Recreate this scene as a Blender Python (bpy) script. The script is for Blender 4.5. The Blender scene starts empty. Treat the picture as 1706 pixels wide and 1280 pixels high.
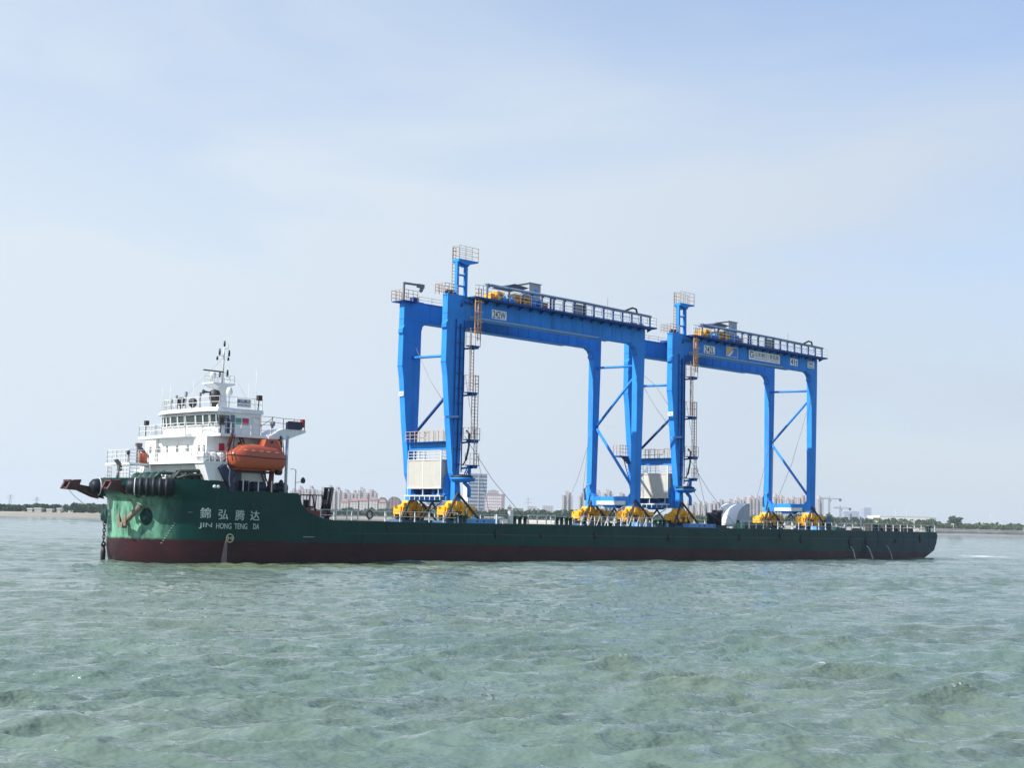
import bpy, math, random
import numpy as np
from mathutils import Vector, Matrix
random.seed(7); rng = np.random.default_rng(7)
SC = bpy.context.scene
COL = SC.collection

# ------------------------------------------------------------------ camera
CAM_H = 3.6; FPX = 2280.0; ROLL = 0.0215; HOR0 = 850.0
cd = bpy.data.cameras.new('camera'); cam = bpy.data.objects.new('camera', cd); COL.objects.link(cam)
cd.sensor_width = 36.0; cd.sensor_fit = 'HORIZONTAL'; cd.lens = 36.0 * FPX / 1706.0
cd.clip_start = 0.5; cd.clip_end = 20000
pitch = math.atan((HOR0 + ROLL * 853 - 640) / FPX)
fwd = Vector((0, math.cos(pitch), math.sin(pitch))); up0 = Vector((0, -math.sin(pitch), math.cos(pitch))); rt0 = Vector((1, 0, 0))
c_, s_ = math.cos(ROLL), math.sin(ROLL)
rt = rt0 * c_ + up0 * s_; up = up0 * c_ - rt0 * s_
cam.matrix_world = Matrix(((rt.x, up.x, -fwd.x, 0), (rt.y, up.y, -fwd.y, 0), (rt.z, up.z, -fwd.z, CAM_H), (0, 0, 0, 1)))
SC.camera = cam

# ------------------------------------------------------------------ light
SUN_EL = math.radians(42); SUN_AZ = math.atan2(-.868, -.495)        # clockwise from +Y
sd = Vector((math.sin(SUN_AZ) * math.cos(SUN_EL), math.cos(SUN_AZ) * math.cos(SUN_EL), math.sin(SUN_EL)))
sl = bpy.data.lights.new('sun', 'SUN'); sl.energy = 5.0; sl.angle = math.radians(0.6); sl.color = (1.0, 0.955, 0.88)
so = bpy.data.objects.new('sun', sl); COL.objects.link(so); so.rotation_euler = sd.to_track_quat('Z', 'Y').to_euler()
W = bpy.data.worlds.new('World'); SC.world = W; W.use_nodes = True
nt = W.node_tree; nt.nodes.clear(); N = nt.nodes; L = nt.links
def nd(nt_, t, **k):
    n = nt_.nodes.new(t)
    for a, b in k.items(): setattr(n, a, b)
    return n
out = nd(nt, 'ShaderNodeOutputWorld'); bg = nd(nt, 'ShaderNodeBackground'); sky = nd(nt, 'ShaderNodeTexSky')
sky.sky_type = 'NISHITA'; sky.sun_disc = False; sky.sun_elevation = SUN_EL; sky.sun_rotation = SUN_AZ % (2 * math.pi)
sky.air_density = 1.4; sky.dust_density = 0.25; sky.ozone_density = 2.5
SKY_STR = 0.10
bg.inputs['Strength'].default_value = SKY_STR
tc = nd(nt, 'ShaderNodeTexCoord'); sep = nd(nt, 'ShaderNodeSeparateXYZ'); L.new(tc.outputs['Generated'], sep.inputs[0])
# thin high veil of cloud, a little denser low down and away from the zenith
mp = nd(nt, 'ShaderNodeMapping'); L.new(tc.outputs['Generated'], mp.inputs['Vector'])
mp.inputs['Rotation'].default_value = (0.15, 0.35, 0.5); mp.inputs['Scale'].default_value = (1.0, 1.6, 4.2)
n1 = nd(nt, 'ShaderNodeTexNoise'); n1.inputs['Scale'].default_value = 1.5; n1.inputs['Detail'].default_value = 5; n1.inputs['Roughness'].default_value = .5
n1.inputs['Distortion'].default_value = 0.4
L.new(mp.outputs[0], n1.inputs['Vector'])
cr = nd(nt, 'ShaderNodeMapRange'); cr.inputs['From Min'].default_value = .42; cr.inputs['From Max'].default_value = .70
cr.inputs['To Min'].default_value = 0.0; cr.inputs['To Max'].default_value = 0.55; L.new(n1.outputs['Fac'], cr.inputs['Value'])
hz = nd(nt, 'ShaderNodeMapRange'); hz.interpolation_type = 'SMOOTHSTEP'
hz.inputs['From Min'].default_value = 0.0; hz.inputs['From Max'].default_value = 0.62; hz.inputs['To Min'].default_value = 1.0; hz.inputs['To Max'].default_value = 0.0
L.new(sep.outputs['Z'], hz.inputs['Value'])
sd2 = nd(nt, 'ShaderNodeVectorMath', operation='DOT_PRODUCT'); L.new(tc.outputs['Generated'], sd2.inputs[0]); sd2.inputs[1].default_value = (sd.x, sd.y, 0.0)
az = nd(nt, 'ShaderNodeMapRange'); az.inputs['From Min'].default_value = -.6; az.inputs['From Max'].default_value = -.1; az.inputs['To Min'].default_value = -.22; az.inputs['To Max'].default_value = .14
L.new(sd2.outputs['Value'], az.inputs['Value'])
ad = nd(nt, 'ShaderNodeMath', operation='ADD'); L.new(hz.outputs[0], ad.inputs[0]); L.new(az.outputs[0], ad.inputs[1])
cm = nd(nt, 'ShaderNodeMath', operation='MULTIPLY_ADD'); cm.use_clamp = True
L.new(cr.outputs[0], cm.inputs[0]); cm.inputs[1].default_value = 1.0; L.new(ad.outputs[0], cm.inputs[2])
VEIL = (5.3, 5.95, 6.6); VEIL_R = (4.3, 4.9, 5.75)      # the veil is whiter toward the sun
mx = nd(nt, 'ShaderNodeMixRGB'); vz = nd(nt, 'ShaderNodeMapRange'); vz.interpolation_type = 'SMOOTHSTEP'; vz.inputs['From Min'].default_value = -.72; vz.inputs['From Max'].default_value = -.12; L.new(sd2.outputs['Value'], vz.inputs['Value'])
vm = nd(nt, 'ShaderNodeMixRGB'); vm.inputs['Color1'].default_value = (*VEIL_R, 1); vm.inputs['Color2'].default_value = (*VEIL, 1); L.new(vz.outputs[0], vm.inputs['Fac']); L.new(vm.outputs[0], mx.inputs['Color2'])
L.new(cm.outputs[0], mx.inputs['Fac']); ti = nd(nt, 'ShaderNodeMixRGB'); ti.blend_type = 'MULTIPLY'; ti.inputs['Fac'].default_value = 1; ti.inputs['Color2'].default_value = (.96, 1.04, 1.28, 1); L.new(sky.outputs[0], ti.inputs['Color1']); L.new(ti.outputs[0], mx.inputs['Color1'])
L.new(mx.outputs[0], bg.inputs['Color']); L.new(bg.outputs[0], out.inputs['Surface'])

SC.view_settings.view_transform = 'Standard'; SC.view_settings.look = 'None'; SC.view_settings.gamma = 1.0
SC.view_settings.exposure = 0.5
SC.render.engine = 'CYCLES'; SC.cycles.max_bounces = 6; SC.cycles.volume_bounces = 1; SC.cycles.use_denoising = True
SC.cycles.transparent_max_bounces = 12

# ------------------------------------------------------------------ frames
# ship frame: x = metres aft along the port side, y = metres to starboard, z = up
HEAD = math.radians(44.2)
ORG = Vector((-4.7737, 117.7820, 0))
def set_org():
    # port waterline, abreast the forward crane
    d = fwd * FPX + rt * (760 - 853) + up * (640 - 937)
    t = -CAM_H / d.z
    return Vector((d.x * t, d.y * t, 0))
ORG = set_org()
CH, SH = math.cos(HEAD), math.sin(HEAD)
def ship2w(p): return Vector((ORG.x + p[0] * CH - p[1] * SH, ORG.y + p[0] * SH + p[1] * CH, p[2]))
def far(px, D, z=0.0):                      # a place D metres out, on the bearing of column px
    return Vector(((px - 853) / FPX * D, D, z))
def zat(px, y, D): return CAM_H + (HOR0 + ROLL * px - y) * D / FPX

# ------------------------------------------------------------------ materials
MATS = {}
def mat(name, col, rough=.5, metal=0., var=.12, vs=1.2, spec=.5, streak=None, bump=0., bscale=20., coord='Object'):
    if name in MATS: return MATS[name]
    m = bpy.data.materials.new(name); m.use_nodes = True; t = m.node_tree; b = t.nodes['Principled BSDF']
    b.inputs['Roughness'].default_value = rough; b.inputs['Metallic'].default_value = metal; b.inputs['Specular IOR Level'].default_value = spec
    c = nd(t, 'ShaderNodeTexCoord'); n = nd(t, 'ShaderNodeTexNoise'); n.inputs['Scale'].default_value = vs; n.inputs['Detail'].default_value = 6; n.inputs['Roughness'].default_value = .62
    t.links.new(c.outputs[coord], n.inputs['Vector'])
    r = nd(t, 'ShaderNodeMapRange'); r.inputs['From Min'].default_value = .3; r.inputs['From Max'].default_value = .7
    r.inputs['To Min'].default_value = 1 - var; r.inputs['To Max'].default_value = 1 + var; t.links.new(n.outputs['Fac'], r.inputs['Value'])
    mu = nd(t, 'ShaderNodeVectorMath', operation='SCALE'); mu.inputs[0].default_value = col; t.links.new(r.outputs[0], mu.inputs['Scale'])
    last = mu.outputs[0]
    if streak:                              # dirt or rust running down: (colour, amount, across scale)
        sc, amt, ss = streak
        mp_ = nd(t, 'ShaderNodeMapping'); mp_.inputs['Scale'].default_value = (ss, ss, ss * .09); t.links.new(c.outputs[coord], mp_.inputs['Vector'])
        n2 = nd(t, 'ShaderNodeTexNoise'); n2.inputs['Scale'].default_value = 1.0; n2.inputs['Detail'].default_value = 7; n2.inputs['Roughness'].default_value = .65; t.links.new(mp_.outputs[0], n2.inputs['Vector'])
        r2 = nd(t, 'ShaderNodeMapRange'); r2.inputs['From Min'].default_value = .52; r2.inputs['From Max'].default_value = .78; r2.inputs['To Max'].default_value = amt; r2.clamp = True
        t.links.new(n2.outputs['Fac'], r2.inputs['Value'])
        x = nd(t, 'ShaderNodeMixRGB'); x.inputs['Color2'].default_value = (*sc, 1); t.links.new(r2.outputs[0], x.inputs['Fac']); t.links.new(last, x.inputs['Color1']); last = x.outputs[0]
    t.links.new(last, b.inputs['Base Color'])
    if bump:
        n3 = nd(t, 'ShaderNodeTexNoise'); n3.inputs['Scale'].default_value = bscale; t.links.new(c.outputs[coord], n3.inputs['Vector'])
        bp = nd(t, 'ShaderNodeBump'); bp.inputs['Strength'].default_value = bump; bp.inputs['Distance'].default_value = .05; t.links.new(n3.outputs['Fac'], bp.inputs['Height']); t.links.new(bp.outputs[0], b.inputs['Normal'])
    MATS[name] = m; return m

BLUE = mat('crane_blue_paint', (.030, .245, .72), .5, var=.10, vs=.5, spec=.15, streak=((.010, .085, .26), .6, .9))
NAVY = mat('navy_steel', (.008, .06, .24), .5, spec=.25, var=.15)
LBLUE = mat('pale_blue_paint', (.10, .30, .62), .5, var=.12, streak=((.12, .10, .09), .4, 1.5))
WHITE = mat('white_paint', (.70, .72, .72), .38, var=.05, vs=.8, streak=((.34, .25, .17), .42, 2.2))
WHITE2 = mat('white_rail_paint', (.62, .63, .62), .45, var=.06)
CONT = mat('white_container_paint', (.62, .60, .55), .5, var=.05, streak=((.45, .36, .26), .25, 2.0))
YEL = mat('yellow_paint', (.86, .41, .012), .45, var=.16, vs=2., streak=((.25, .10, .02), .55, 2.2))
YRAIL = mat('orange_rail_paint', (.72, .36, .10), .5, var=.1)
RAIL = mat('galvanised_rail', (.40, .28, .22), .5, .1, var=.1)
DARK = mat('dark_steel', (.028, .022, .024), .55, var=.3)
BLACK = mat('black_rubber', (.012, .014, .018), .6, var=.3)
GREY = mat('grey_steel', (.30, .31, .33), .5, var=.12, streak=((.12, .09, .07), .3, 1.5))
DGREEN = mat('dark_green_steel', (.008, .045, .04), .45, var=.2)
BROWN = mat('brown_primer', (.075, .028, .028), .6, var=.25)
ORANGE = mat('lifeboat_orange', (.38, .080, .035), .32, var=.07, vs=.8, streak=((.35, .07, .03), .3, 1.6))
ORD = mat('lifeboat_seam', (.06, .015, .01), .5)
GLASS = mat('tinted_glass', (.03, .05, .05), .06, var=.1, spec=.8)
MAROON = mat('maroon_paint', (.20, .025, .03), .4, var=.2)
RED = mat('red_paint', (.42, .02, .05), .45)
GRN = mat('green_panel', (.05, .26, .20), .45)
CREAM = mat('cream_marks', (.42, .50, .46), .55, var=.12, vs=3)
PLATE = mat('white_sign_plate', (.82, .83, .84), .4, var=.03)
INK = mat('dark_blue_lettering', (.015, .03, .12), .5)
GOLD = mat('gold_lettering', (.70, .42, .12), .5)
TARP = mat('white_tarpaulin', (.86, .86, .84), .6, var=.05)
CORR = mat('corrugated_sheet', (.42, .46, .52), .45, .2, var=.06)
ANCH = mat('weathered_anchor', (.20, .155, .115), .7, var=.25, vs=4)
ROPE = mat('rope', (.35, .33, .27), .8)
WIRE = mat('wire_rope', (.16, .16, .17), .5)

# ------------------------------------------------------------------ mesh builder
class MB:
    def __init__(s): s.v = []; s.f = []; s.uv = None; s.sm = []
    def add(s, vs, fs, smooth=False):
        o = len(s.v); s.v += [tuple(p) for p in vs]; s.f += [tuple(i + o for i in f) for f in fs]; s.sm += [smooth] * len(fs); return s
    def box(s, x0, x1, y0, y1, z0, z1):
        v = [(x0, y0, z0), (x1, y0, z0), (x1, y1, z0), (x0, y1, z0), (x0, y0, z1), (x1, y0, z1), (x1, y1, z1), (x0, y1, z1)]
        return s.add(v, [(3, 2, 1, 0), (4, 5, 6, 7), (0, 1, 5, 4), (1, 2, 6, 5), (2, 3, 7, 6), (3, 0, 4, 7)])
    def cbox(s, x0, x1, y0, y1, z0, z1, b=.03):      # box with chamfered vertical edges
        p = [(x0 + b, y0), (x1 - b, y0), (x1, y0 + b), (x1, y1 - b), (x1 - b, y1), (x0 + b, y1), (x0, y1 - b), (x0, y0 + b)]
        return s.prism(p, z0, z1, 'z')
    def prism(s, poly, a, b, axis='y'):              # poly in the other two axes, extruded from a to b
        n = len(poly)
        def P(q, t):
            return (q[0], t, q[1]) if axis == 'y' else (t, q[0], q[1]) if axis == 'x' else (q[0], q[1], t)
        v = [P(q, a) for q in poly] + [P(q, b) for q in poly]
        f = [tuple(range(n - 1, -1, -1)), tuple(range(n, 2 * n))] + [(i, (i + 1) % n, (i + 1) % n + n, i + n) for i in range(n)]
        return s.add(v, f)
    def beam(s, p, q, w=.1, h=None, upv=(0, 0, 1)):
        h = h or w; p = Vector(p); q = Vector(q); d = (q - p)
        if d.length < 1e-6: return s
        d.normalize(); u = Vector(upv)
        if abs(d.dot(u)) > .98: u = Vector((1, 0, 0))
        a = d.cross(u).normalized(); b = a.cross(d).normalized()
        v = []
        for c in (p, q):
            for i, j in ((-1, -1), (1, -1), (1, 1), (-1, 1)): v.append(c + a * (i * w / 2) + b * (j * h / 2))
        return s.add(v, [(3, 2, 1, 0), (4, 5, 6, 7), (0, 1, 5, 4), (1, 2, 6, 5), (2, 3, 7, 6), (3, 0, 4, 7)])
    def tube(s, pts, r=.05, n=6, smooth=True):
        pts = [Vector(p) for p in pts]; rs = r if isinstance(r, (list, tuple)) else [r] * len(pts)
        v = []; f = []
        for i, p in enumerate(pts):
            d = (pts[min(i + 1, len(pts) - 1)] - pts[max(i - 1, 0)]); d.normalize()
            u = Vector((0, 0, 1)) if abs(d.z) < .9 else Vector((1, 0, 0))
            a = d.cross(u).normalized(); b = a.cross(d)
            for k in range(n):
                t = 2 * math.pi * k / n; v.append(p + (a * math.cos(t) + b * math.sin(t)) * rs[i])
        for i in range(len(pts) - 1):
            for k in range(n): f.append((i * n + k, i * n + (k + 1) % n, (i + 1) * n + (k + 1) % n, (i + 1) * n + k))
        f.append(tuple(range(n - 1, -1, -1))); f.append(tuple((len(pts) - 1) * n + k for k in range(n)))
        return s.add(v, f, smooth)
    def lathe(s, prof, c=(0, 0, 0), axis='z', n=16, smooth=True):
        v = []; f = []
        for r, h in prof:
            for k in range(n):
                t = 2 * math.pi * k / n; a, b = r * math.cos(t), r * math.sin(t)
                q = (a, b, h) if axis == 'z' else (h, a, b) if axis == 'x' else (a, h, b)
                v.append((q[0] + c[0], q[1] + c[1], q[2] + c[2]))
        m = len(prof)
        for i in range(m - 1):
            for k in range(n): f.append((i * n + k, i * n + (k + 1) % n, (i + 1) * n + (k + 1) % n, (i + 1) * n + k))
        f.append(tuple(range(n))); f.append(tuple((m - 1) * n + k for k in range(n)))
        return s.add(v, f, smooth)
    def ball(s, c, r, sx=1, sy=1, sz=1, n=12):
        v = []; f = []; m = n // 2
        for i in range(m + 1):
            ph = math.pi * i / m
            for k in range(n):
                t = 2 * math.pi * k / n
                v.append((c[0] + r * sx * math.sin(ph) * math.cos(t), c[1] + r * sy * math.sin(ph) * math.sin(t), c[2] + r * sz * math.cos(ph)))
        for i in range(m):
            for k in range(n): f.append((i * n + k, (i + 1) * n + k, (i + 1) * n + (k + 1) % n, i * n + (k + 1) % n))
        return s.add(v, f, True)
    def ring(s, c, R, r, axis='y', n=18, m=6):
        v = []; f = []
        for i in range(n):
            t = 2 * math.pi * i / n
            for k in range(m):
                q = 2 * math.pi * k / m; rr = R + r * math.cos(q); h = r * math.sin(q)
                a, b = rr * math.cos(t), rr * math.sin(t)
                p = (a, b, h) if axis == 'z' else (h, a, b) if axis == 'x' else (a, h, b)
                v.append((p[0] + c[0], p[1] + c[1], p[2] + c[2]))
        for i in range(n):
            for k in range(m): f.append((i * m + k, i * m + (k + 1) % m, ((i + 1) % n) * m + (k + 1) % m, ((i + 1) % n) * m + k))
        return s.add(v, f, True)
    def mesh(s, name, m):
        me = bpy.data.meshes.new(name); me.from_pydata([tuple(p) for p in s.v], [], s.f)
        me.polygons.foreach_set('use_smooth', s.sm); me.materials.append(m); me.update()
        bm_fix(me)
        return me
def bm_fix(me):
    import bmesh
    b = bmesh.new(); b.from_mesh(me); bmesh.ops.recalc_face_normals(b, faces=b.faces); b.to_mesh(me); b.free()

def tag(o, label=None, cat=None, group=None, kind=None):
    if label: o['label'] = label
    if cat: o['category'] = cat
    if group: o['group'] = group
    if kind: o['kind'] = kind
    return o
class Thing:
    """an Empty at the thing's base; children are built in the ship frame (or a free frame) minus the base"""
    def __init__(s, name, label, cat, base, group=None, frame='ship'):
        s.base = Vector(base)
        o = bpy.data.objects.new(name, None); COL.objects.link(o); o.empty_display_size = .5
        if frame == 'ship': o.location = ship2w(base); o.rotation_euler = (0, 0, HEAD)
        else: o.location = base
        s.frame = frame; s.o = o; tag(o, label, cat, group)
    def part(s, name, mb, m, parent=None, label=None):
        me = mb if isinstance(mb, bpy.types.Mesh) else mb.mesh(name, m)
        o = bpy.data.objects.new(name, me); COL.objects.link(o); o.parent = parent or s.o
        if parent is None: o.location = -s.base if s.frame == 'ship' else (0, 0, 0)
        if label: o['label'] = label
        return o
def solo(name, mb, m, label, cat, base, group=None, kind=None, frame='ship'):
    me = mb.mesh(name, m); o = bpy.data.objects.new(name, me); COL.objects.link(o)
    if frame == 'ship':
        me.transform(Matrix.Translation(-Vector(base))); o.location = ship2w(base); o.rotation_euler = (0, 0, HEAD)
    else: o.location = base
    return tag(o, label, cat, group, kind)
def kids(o): return [c for c in bpy.data.objects if c.parent == o]
def copy_tree(o, parent=None):
    c = o.copy(); COL.objects.link(c); c.parent = parent
    for ch in kids(o): copy_tree(ch, c)
    return c
def text_mesh(body, size, m, depth=.01, bold=0.0, shear=0, sx=1.0, spacing=1.0):
    cu = bpy.data.curves.new('lettering', 'FONT'); cu.body = body; cu.size = size; cu.extrude = depth; cu.offset = bold; cu.shear = shear; cu.space_character = spacing
    cu.resolution_u = 3
    o = bpy.data.objects.new('lettering', cu); COL.objects.link(o)
    dg = bpy.context.evaluated_depsgraph_get(); dg.update()
    me = bpy.data.meshes.new_from_object(o.evaluated_get(dg)); bpy.data.objects.remove(o)
    me.name = 'lettering'; me.materials.clear(); me.materials.append(m)
    return me
def fit_text(body, x0, x1, z0, z1, y, m, depth=.01, bold=0.0, yfun=None):
    """lettering on a face looking to port: fills x0..x1, z0..z1 at y"""
    me = text_mesh(body, 1.0, m, depth, bold)
    n = len(me.vertices); co = np.empty(n * 3, 'f'); me.vertices.foreach_get('co', co); co = co.reshape(-1, 3)
    a = co.min(0); b = co.max(0)
    X = x0 + (co[:, 0] - a[0]) / (b[0] - a[0]) * (x1 - x0); Zc = z0 + (co[:, 1] - a[1]) / (b[1] - a[1]) * (z1 - z0)
    Y = y - (co[:, 2] - a[2]) if yfun is None else np.array([yfun(xx, zz) for xx, zz in zip(X, Zc)]) - .012 - (co[:, 2] - a[2])
    me.vertices.foreach_set('co', np.stack([X, Y, Zc], 1).astype('f').ravel()); me.update()
    return me
def railing(mb, pts, h=1.0, rails=3, step=1.2, r=.022, post=.028, base=True):
    pts = [Vector(p) for p in pts]
    for a, b in zip(pts[:-1], pts[1:]):
        d = (b - a).length; n = max(1, round(d / step))
        for i in range(n + 1):
            p = a.lerp(b, i / n); mb.beam(p, p + Vector((0, 0, h)), post * 2)
        for k in range(rails):
            z = h * (k + 1) / rails; mb.beam(a + Vector((0, 0, z)), b + Vector((0, 0, z)), r * 2)
    return mb
def ladder(mb, x0, x1, y, z0, z1, step=.35, r=.03, axis='x'):
    for x in (x0, x1):
        mb.beam((x, y, z0) if axis == 'x' else (y, x, z0), (x, y, z1) if axis == 'x' else (y, x, z1), r * 2)
    z = z0 + step / 2
    while z < z1:
        mb.beam((x0, y, z) if axis == 'x' else (y, x0, z), (x1, y, z) if axis == 'x' else (y, x1, z), r * 1.5); z += step
    return mb

# ------------------------------------------------------------------ the ship
BEAM = 12.4; HB = BEAM / 2; S1 = -21.7
def tip(z):
    t = -28.2 - .04 * z
    if z < .6: t += (.6 - z) * .35
    if z > 4.75: t -= min(1.0, (z - 4.75) / .35) * .85
    return t
def stern(z): 
    pts = [(-1.2, 73.), (-.4, 76.8), (.1, 79.), (1.0, 81.4), (1.9, 82.0), (2.9, 82.35), (3.4, 82.1)]
    for (a, sa), (b, sb) in zip(pts[:-1], pts[1:]):
        if z <= b: return sa + (sb - sa) * max(0, (z - a)) / (b - a)
    return 82.1
def hull_y(s, z=3.0, off=0.):
    """distance of the port shell from the flat of side"""
    if s >= S1: return off
    Lb = S1 - tip(z); u = min(1, (S1 - s) / Lb)
    return HB - (HB - off) * (max(0, 1 - u ** 2.25)) ** (1 / 2.25)
def ztop(s):
    P = [(-99, 6.2), (-28, 6.15), (-23.25, 6.1), (-22.95, 5.4), (-16.6, 5.37), (-16.45, 5.2), (-16.2, 4.52), (-15.7, 4.07), (-15.2, 3.78), (-14.1, 3.47), (-12.9, 3.33), (-4, 3.27), (90, 3.27)]
    for (a, za), (b, zb) in zip(P[:-1], P[1:]):
        if s <= b: return za + (zb - za) * (s - a) / (b - a)
    return 3.27

def hull_material():
    m = bpy.data.materials.new('hull_paint'); m.use_nodes = True; t = m.node_tree; b = t.nodes['Principled BSDF']; K = t.links.new
    b.inputs['Roughness'].default_value = .34; b.inputs['Specular IOR Level'].default_value = .2
    c = nd(t, 'ShaderNodeTexCoord'); sp = nd(t, 'ShaderNodeSeparateXYZ'); K(c.outputs['Object'], sp.inputs[0])
    def noise(sc, det=6, ro=.6, mapscale=None):
        n = nd(t, 'ShaderNodeTexNoise'); n.inputs['Scale'].default_value = sc; n.inputs['Detail'].default_value = det; n.inputs['Roughness'].default_value = ro
        if mapscale:
            q = nd(t, 'ShaderNodeMapping'); q.inputs['Scale'].default_value = mapscale; K(c.outputs['Object'], q.inputs['Vector']); K(q.outputs[0], n.inputs['Vector'])
        else: K(c.outputs['Object'], n.inputs['Vector'])
        return n.outputs['Fac']
    def rng_(v, a, bb, c0=0., c1=1.):
        r = nd(t, 'ShaderNodeMapRange'); r.inputs['From Min'].default_value = a; r.inputs['From Max'].default_value = bb; r.inputs['To Min'].default_value = c0; r.inputs['To Max'].default_value = c1; K(v, r.inputs['Value']); return r.outputs[0]
    def mix(f, a, bb, mode='MIX'):
        x = nd(t, 'ShaderNodeMixRGB'); x.blend_type = mode
        for k, v in (('Fac', f), ('Color1', a), ('Color2', bb)):
            if isinstance(v, (tuple, list)): x.inputs[k].default_value = (*v, 1)
            elif isinstance(v, float): x.inputs[k].default_value = v
            else: K(v, x.inputs[k])
        return x.outputs[0]
    def ma(op, a, bb):
        x = nd(t, 'ShaderNodeMath', operation=op)
        for i, v in enumerate((a, bb)):
            if isinstance(v, (int, float)): x.inputs[i].default_value = v
            else: K(v, x.inputs[i])
        return x.outputs[0]
    green = mix(rng_(noise(.22), .35, .65), (.001, .034, .028), (.001, .045, .040))
    green = mix(rng_(sp.outputs['X'], 55., 82.), green, (.001, .034, .055))        # newer, bluer coat of paint aft
    green = mix(rng_(noise(1.0, 7, .68, (.9, .9, .06)), .56, .80, 0, .5), green, (.03, .075, .06))     # salt runs
    green = mix(rng_(noise(1.0, 7, .7, (1.6, 1.6, .11)),   .60, .80, 0, .7), green, (.07, .035, .02))     # rust runs
    red = mix(rng_(noise(.5, 7, .65), .3, .7), (.020, .008, .012), (.044, .012, .015))
    red = mix(rng_(noise(1.0, 6, .7, (.25, .25, 2.5)), .55, .75, 0, .45), red, (.05, .05, .05))
    # chalky, scraped paint round the stem; its pale colour also carries sun glare
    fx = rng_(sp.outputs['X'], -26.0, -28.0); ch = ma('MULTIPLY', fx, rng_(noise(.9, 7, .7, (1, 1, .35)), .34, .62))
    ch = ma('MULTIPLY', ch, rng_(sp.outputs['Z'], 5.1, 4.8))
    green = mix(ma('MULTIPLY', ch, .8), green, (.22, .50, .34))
    # boot-top edge: higher at the bow, a little uneven
    e = ma('ADD', ma('MULTIPLY', sp.outputs['X'], -.0090), 1.50); e = ma('ADD', e, rng_(noise(.8, 5), .3, .7, -.07, .07))
    f = rng_(ma('SUBTRACT', sp.outputs['Z'], e), -.09, .09)
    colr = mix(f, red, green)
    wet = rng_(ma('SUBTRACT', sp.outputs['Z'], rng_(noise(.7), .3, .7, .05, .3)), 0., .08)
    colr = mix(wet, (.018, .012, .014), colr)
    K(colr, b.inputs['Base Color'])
    K(rng_(noise(.35), .3, .7, .26, .5), b.inputs['Roughness'])
    # plates between frames, faintly buckled
    h = noise(1.0, 2, .5, (.55, .55, .5)); bp = nd(t, 'ShaderNodeBump'); bp.inputs['Strength'].default_value = .35; bp.inputs['Distance'].default_value = .12; K(h, bp.inputs['Height']); K(bp.outputs[0], b.inputs['Normal'])
    return m
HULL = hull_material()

ship = Thing('cargo_ship', 'long dark green cargo ship with a white bridge at its bow', 'ship', (25, HB, 0))
def build_hull():
    side = [-22.0, -22.9, -22.97, -23.24, -23.3] 
    fr = sorted(set([S1, -21, -20, -18.5, -17, -16.6, -16.45, -16.2, -15.7, -15.2, -14.1, -12.9, -11, -8, -4] + list(range(0, 82, 4))), reverse=True)
    rows = [0, .06, .12, .2, .3, .4, .5, .6, .7, .76, .8, .84, .9, 1.0]
    nb = 30
    idx = []; v = []; f = []
    def col_pts(kind, k, sidegn):
        pts = []
        for r in rows:
            if kind == 's':
                s = k; zt = ztop(s); z = -1.2 + (zt + 1.2) * r
                s2 = s if s < 60 else 60 + (s - 60) / (82.35 - 60) * (stern(z) - 60)
                pts.append((s2, 0.0, z))
            else:
                u = k / nb; th = u * math.pi / 2; p = 2.25
                zt = ztop(S1 - (abs(math.sin(th)) ** (2 / p)) * 6.9); z = -1.2 + (zt + 1.2) * r; Lb = S1 - tip(z)
                pts.append((S1 - Lb * abs(math.sin(th)) ** (2 / p), HB - HB * abs(math.cos(th)) ** (2 / p), z))
        return pts
    cols = [col_pts('s', s, 1) for s in [82.35] + fr[:-1] + [S1]] if fr[-1] != S1 else [col_pts('s', s, 1) for s in [82.35] + fr]
    cols += [col_pts('b', k, 1) for k in range(1, nb + 1)]
    mir = [[(x, BEAM - y, z) for x, y, z in c] for c in cols[:-1]][::-1]
    allc = cols + mir; R = len(rows); n = len(allc)
    for c in allc: v += c
    for i in range(n - 1):
        for j in range(R - 1): f.append((i * R + j, (i + 1) * R + j, (i + 1) * R + j + 1, i * R + j + 1))
    for j in range(R - 1): f.append((j, j + 1, (n - 1) * R + j + 1, (n - 1) * R + j))     # transom
    mb = MB(); mb.add(v, f, True)
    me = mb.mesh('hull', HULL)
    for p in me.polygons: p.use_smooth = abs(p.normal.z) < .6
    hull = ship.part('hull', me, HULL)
    so_ = hull.modifiers.new('solid', 'SOLIDIFY'); so_.thickness = .05; so_.offset = -1
    es = hull.modifiers.new('edge', 'EDGE_SPLIT'); es.split_angle = math.radians(28)
    # decks
    d = MB()
    for a, b, z in ((-12.9, 81.9, 3.14), (-16.3, -12.9, 3.16)):
        d.box(a, b, .06, BEAM - .06, z - .1, z)
    ship.part('main_deck', d, mat('deck_paint', (.05, .11, .09), .6, streak=((.12, .06, .03), .5, .8)))
    d = MB(); pol = [(-16.35, .07), (-21.7, .07)] + [(S1 - 6.3 * math.sin(t) ** (2 / 2.25), HB - (HB - .1) * math.cos(t) ** (2 / 2.25)) for t in [math.pi / 2 * k / 14 for k in range(1, 15)]]
    pol = pol + [(x, BEAM - y) for x, y in pol[::-1][1:]]
    d.prism(pol, 5.08, 5.2, 'z')
    ship.part('forecastle_deck', d, MATS['deck_paint'])
    # rubbing cap on the deck edge
    c = MB(); c.box(-12.8, 82.0, -.03, .10, 3.275, 3.33); c.box(-12.8, 82.0, BEAM - .1, BEAM + .03, 3.275, 3.33)
    ship.part('deck_edge', c, DGREEN)
    return hull
hull = build_hull()

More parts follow.
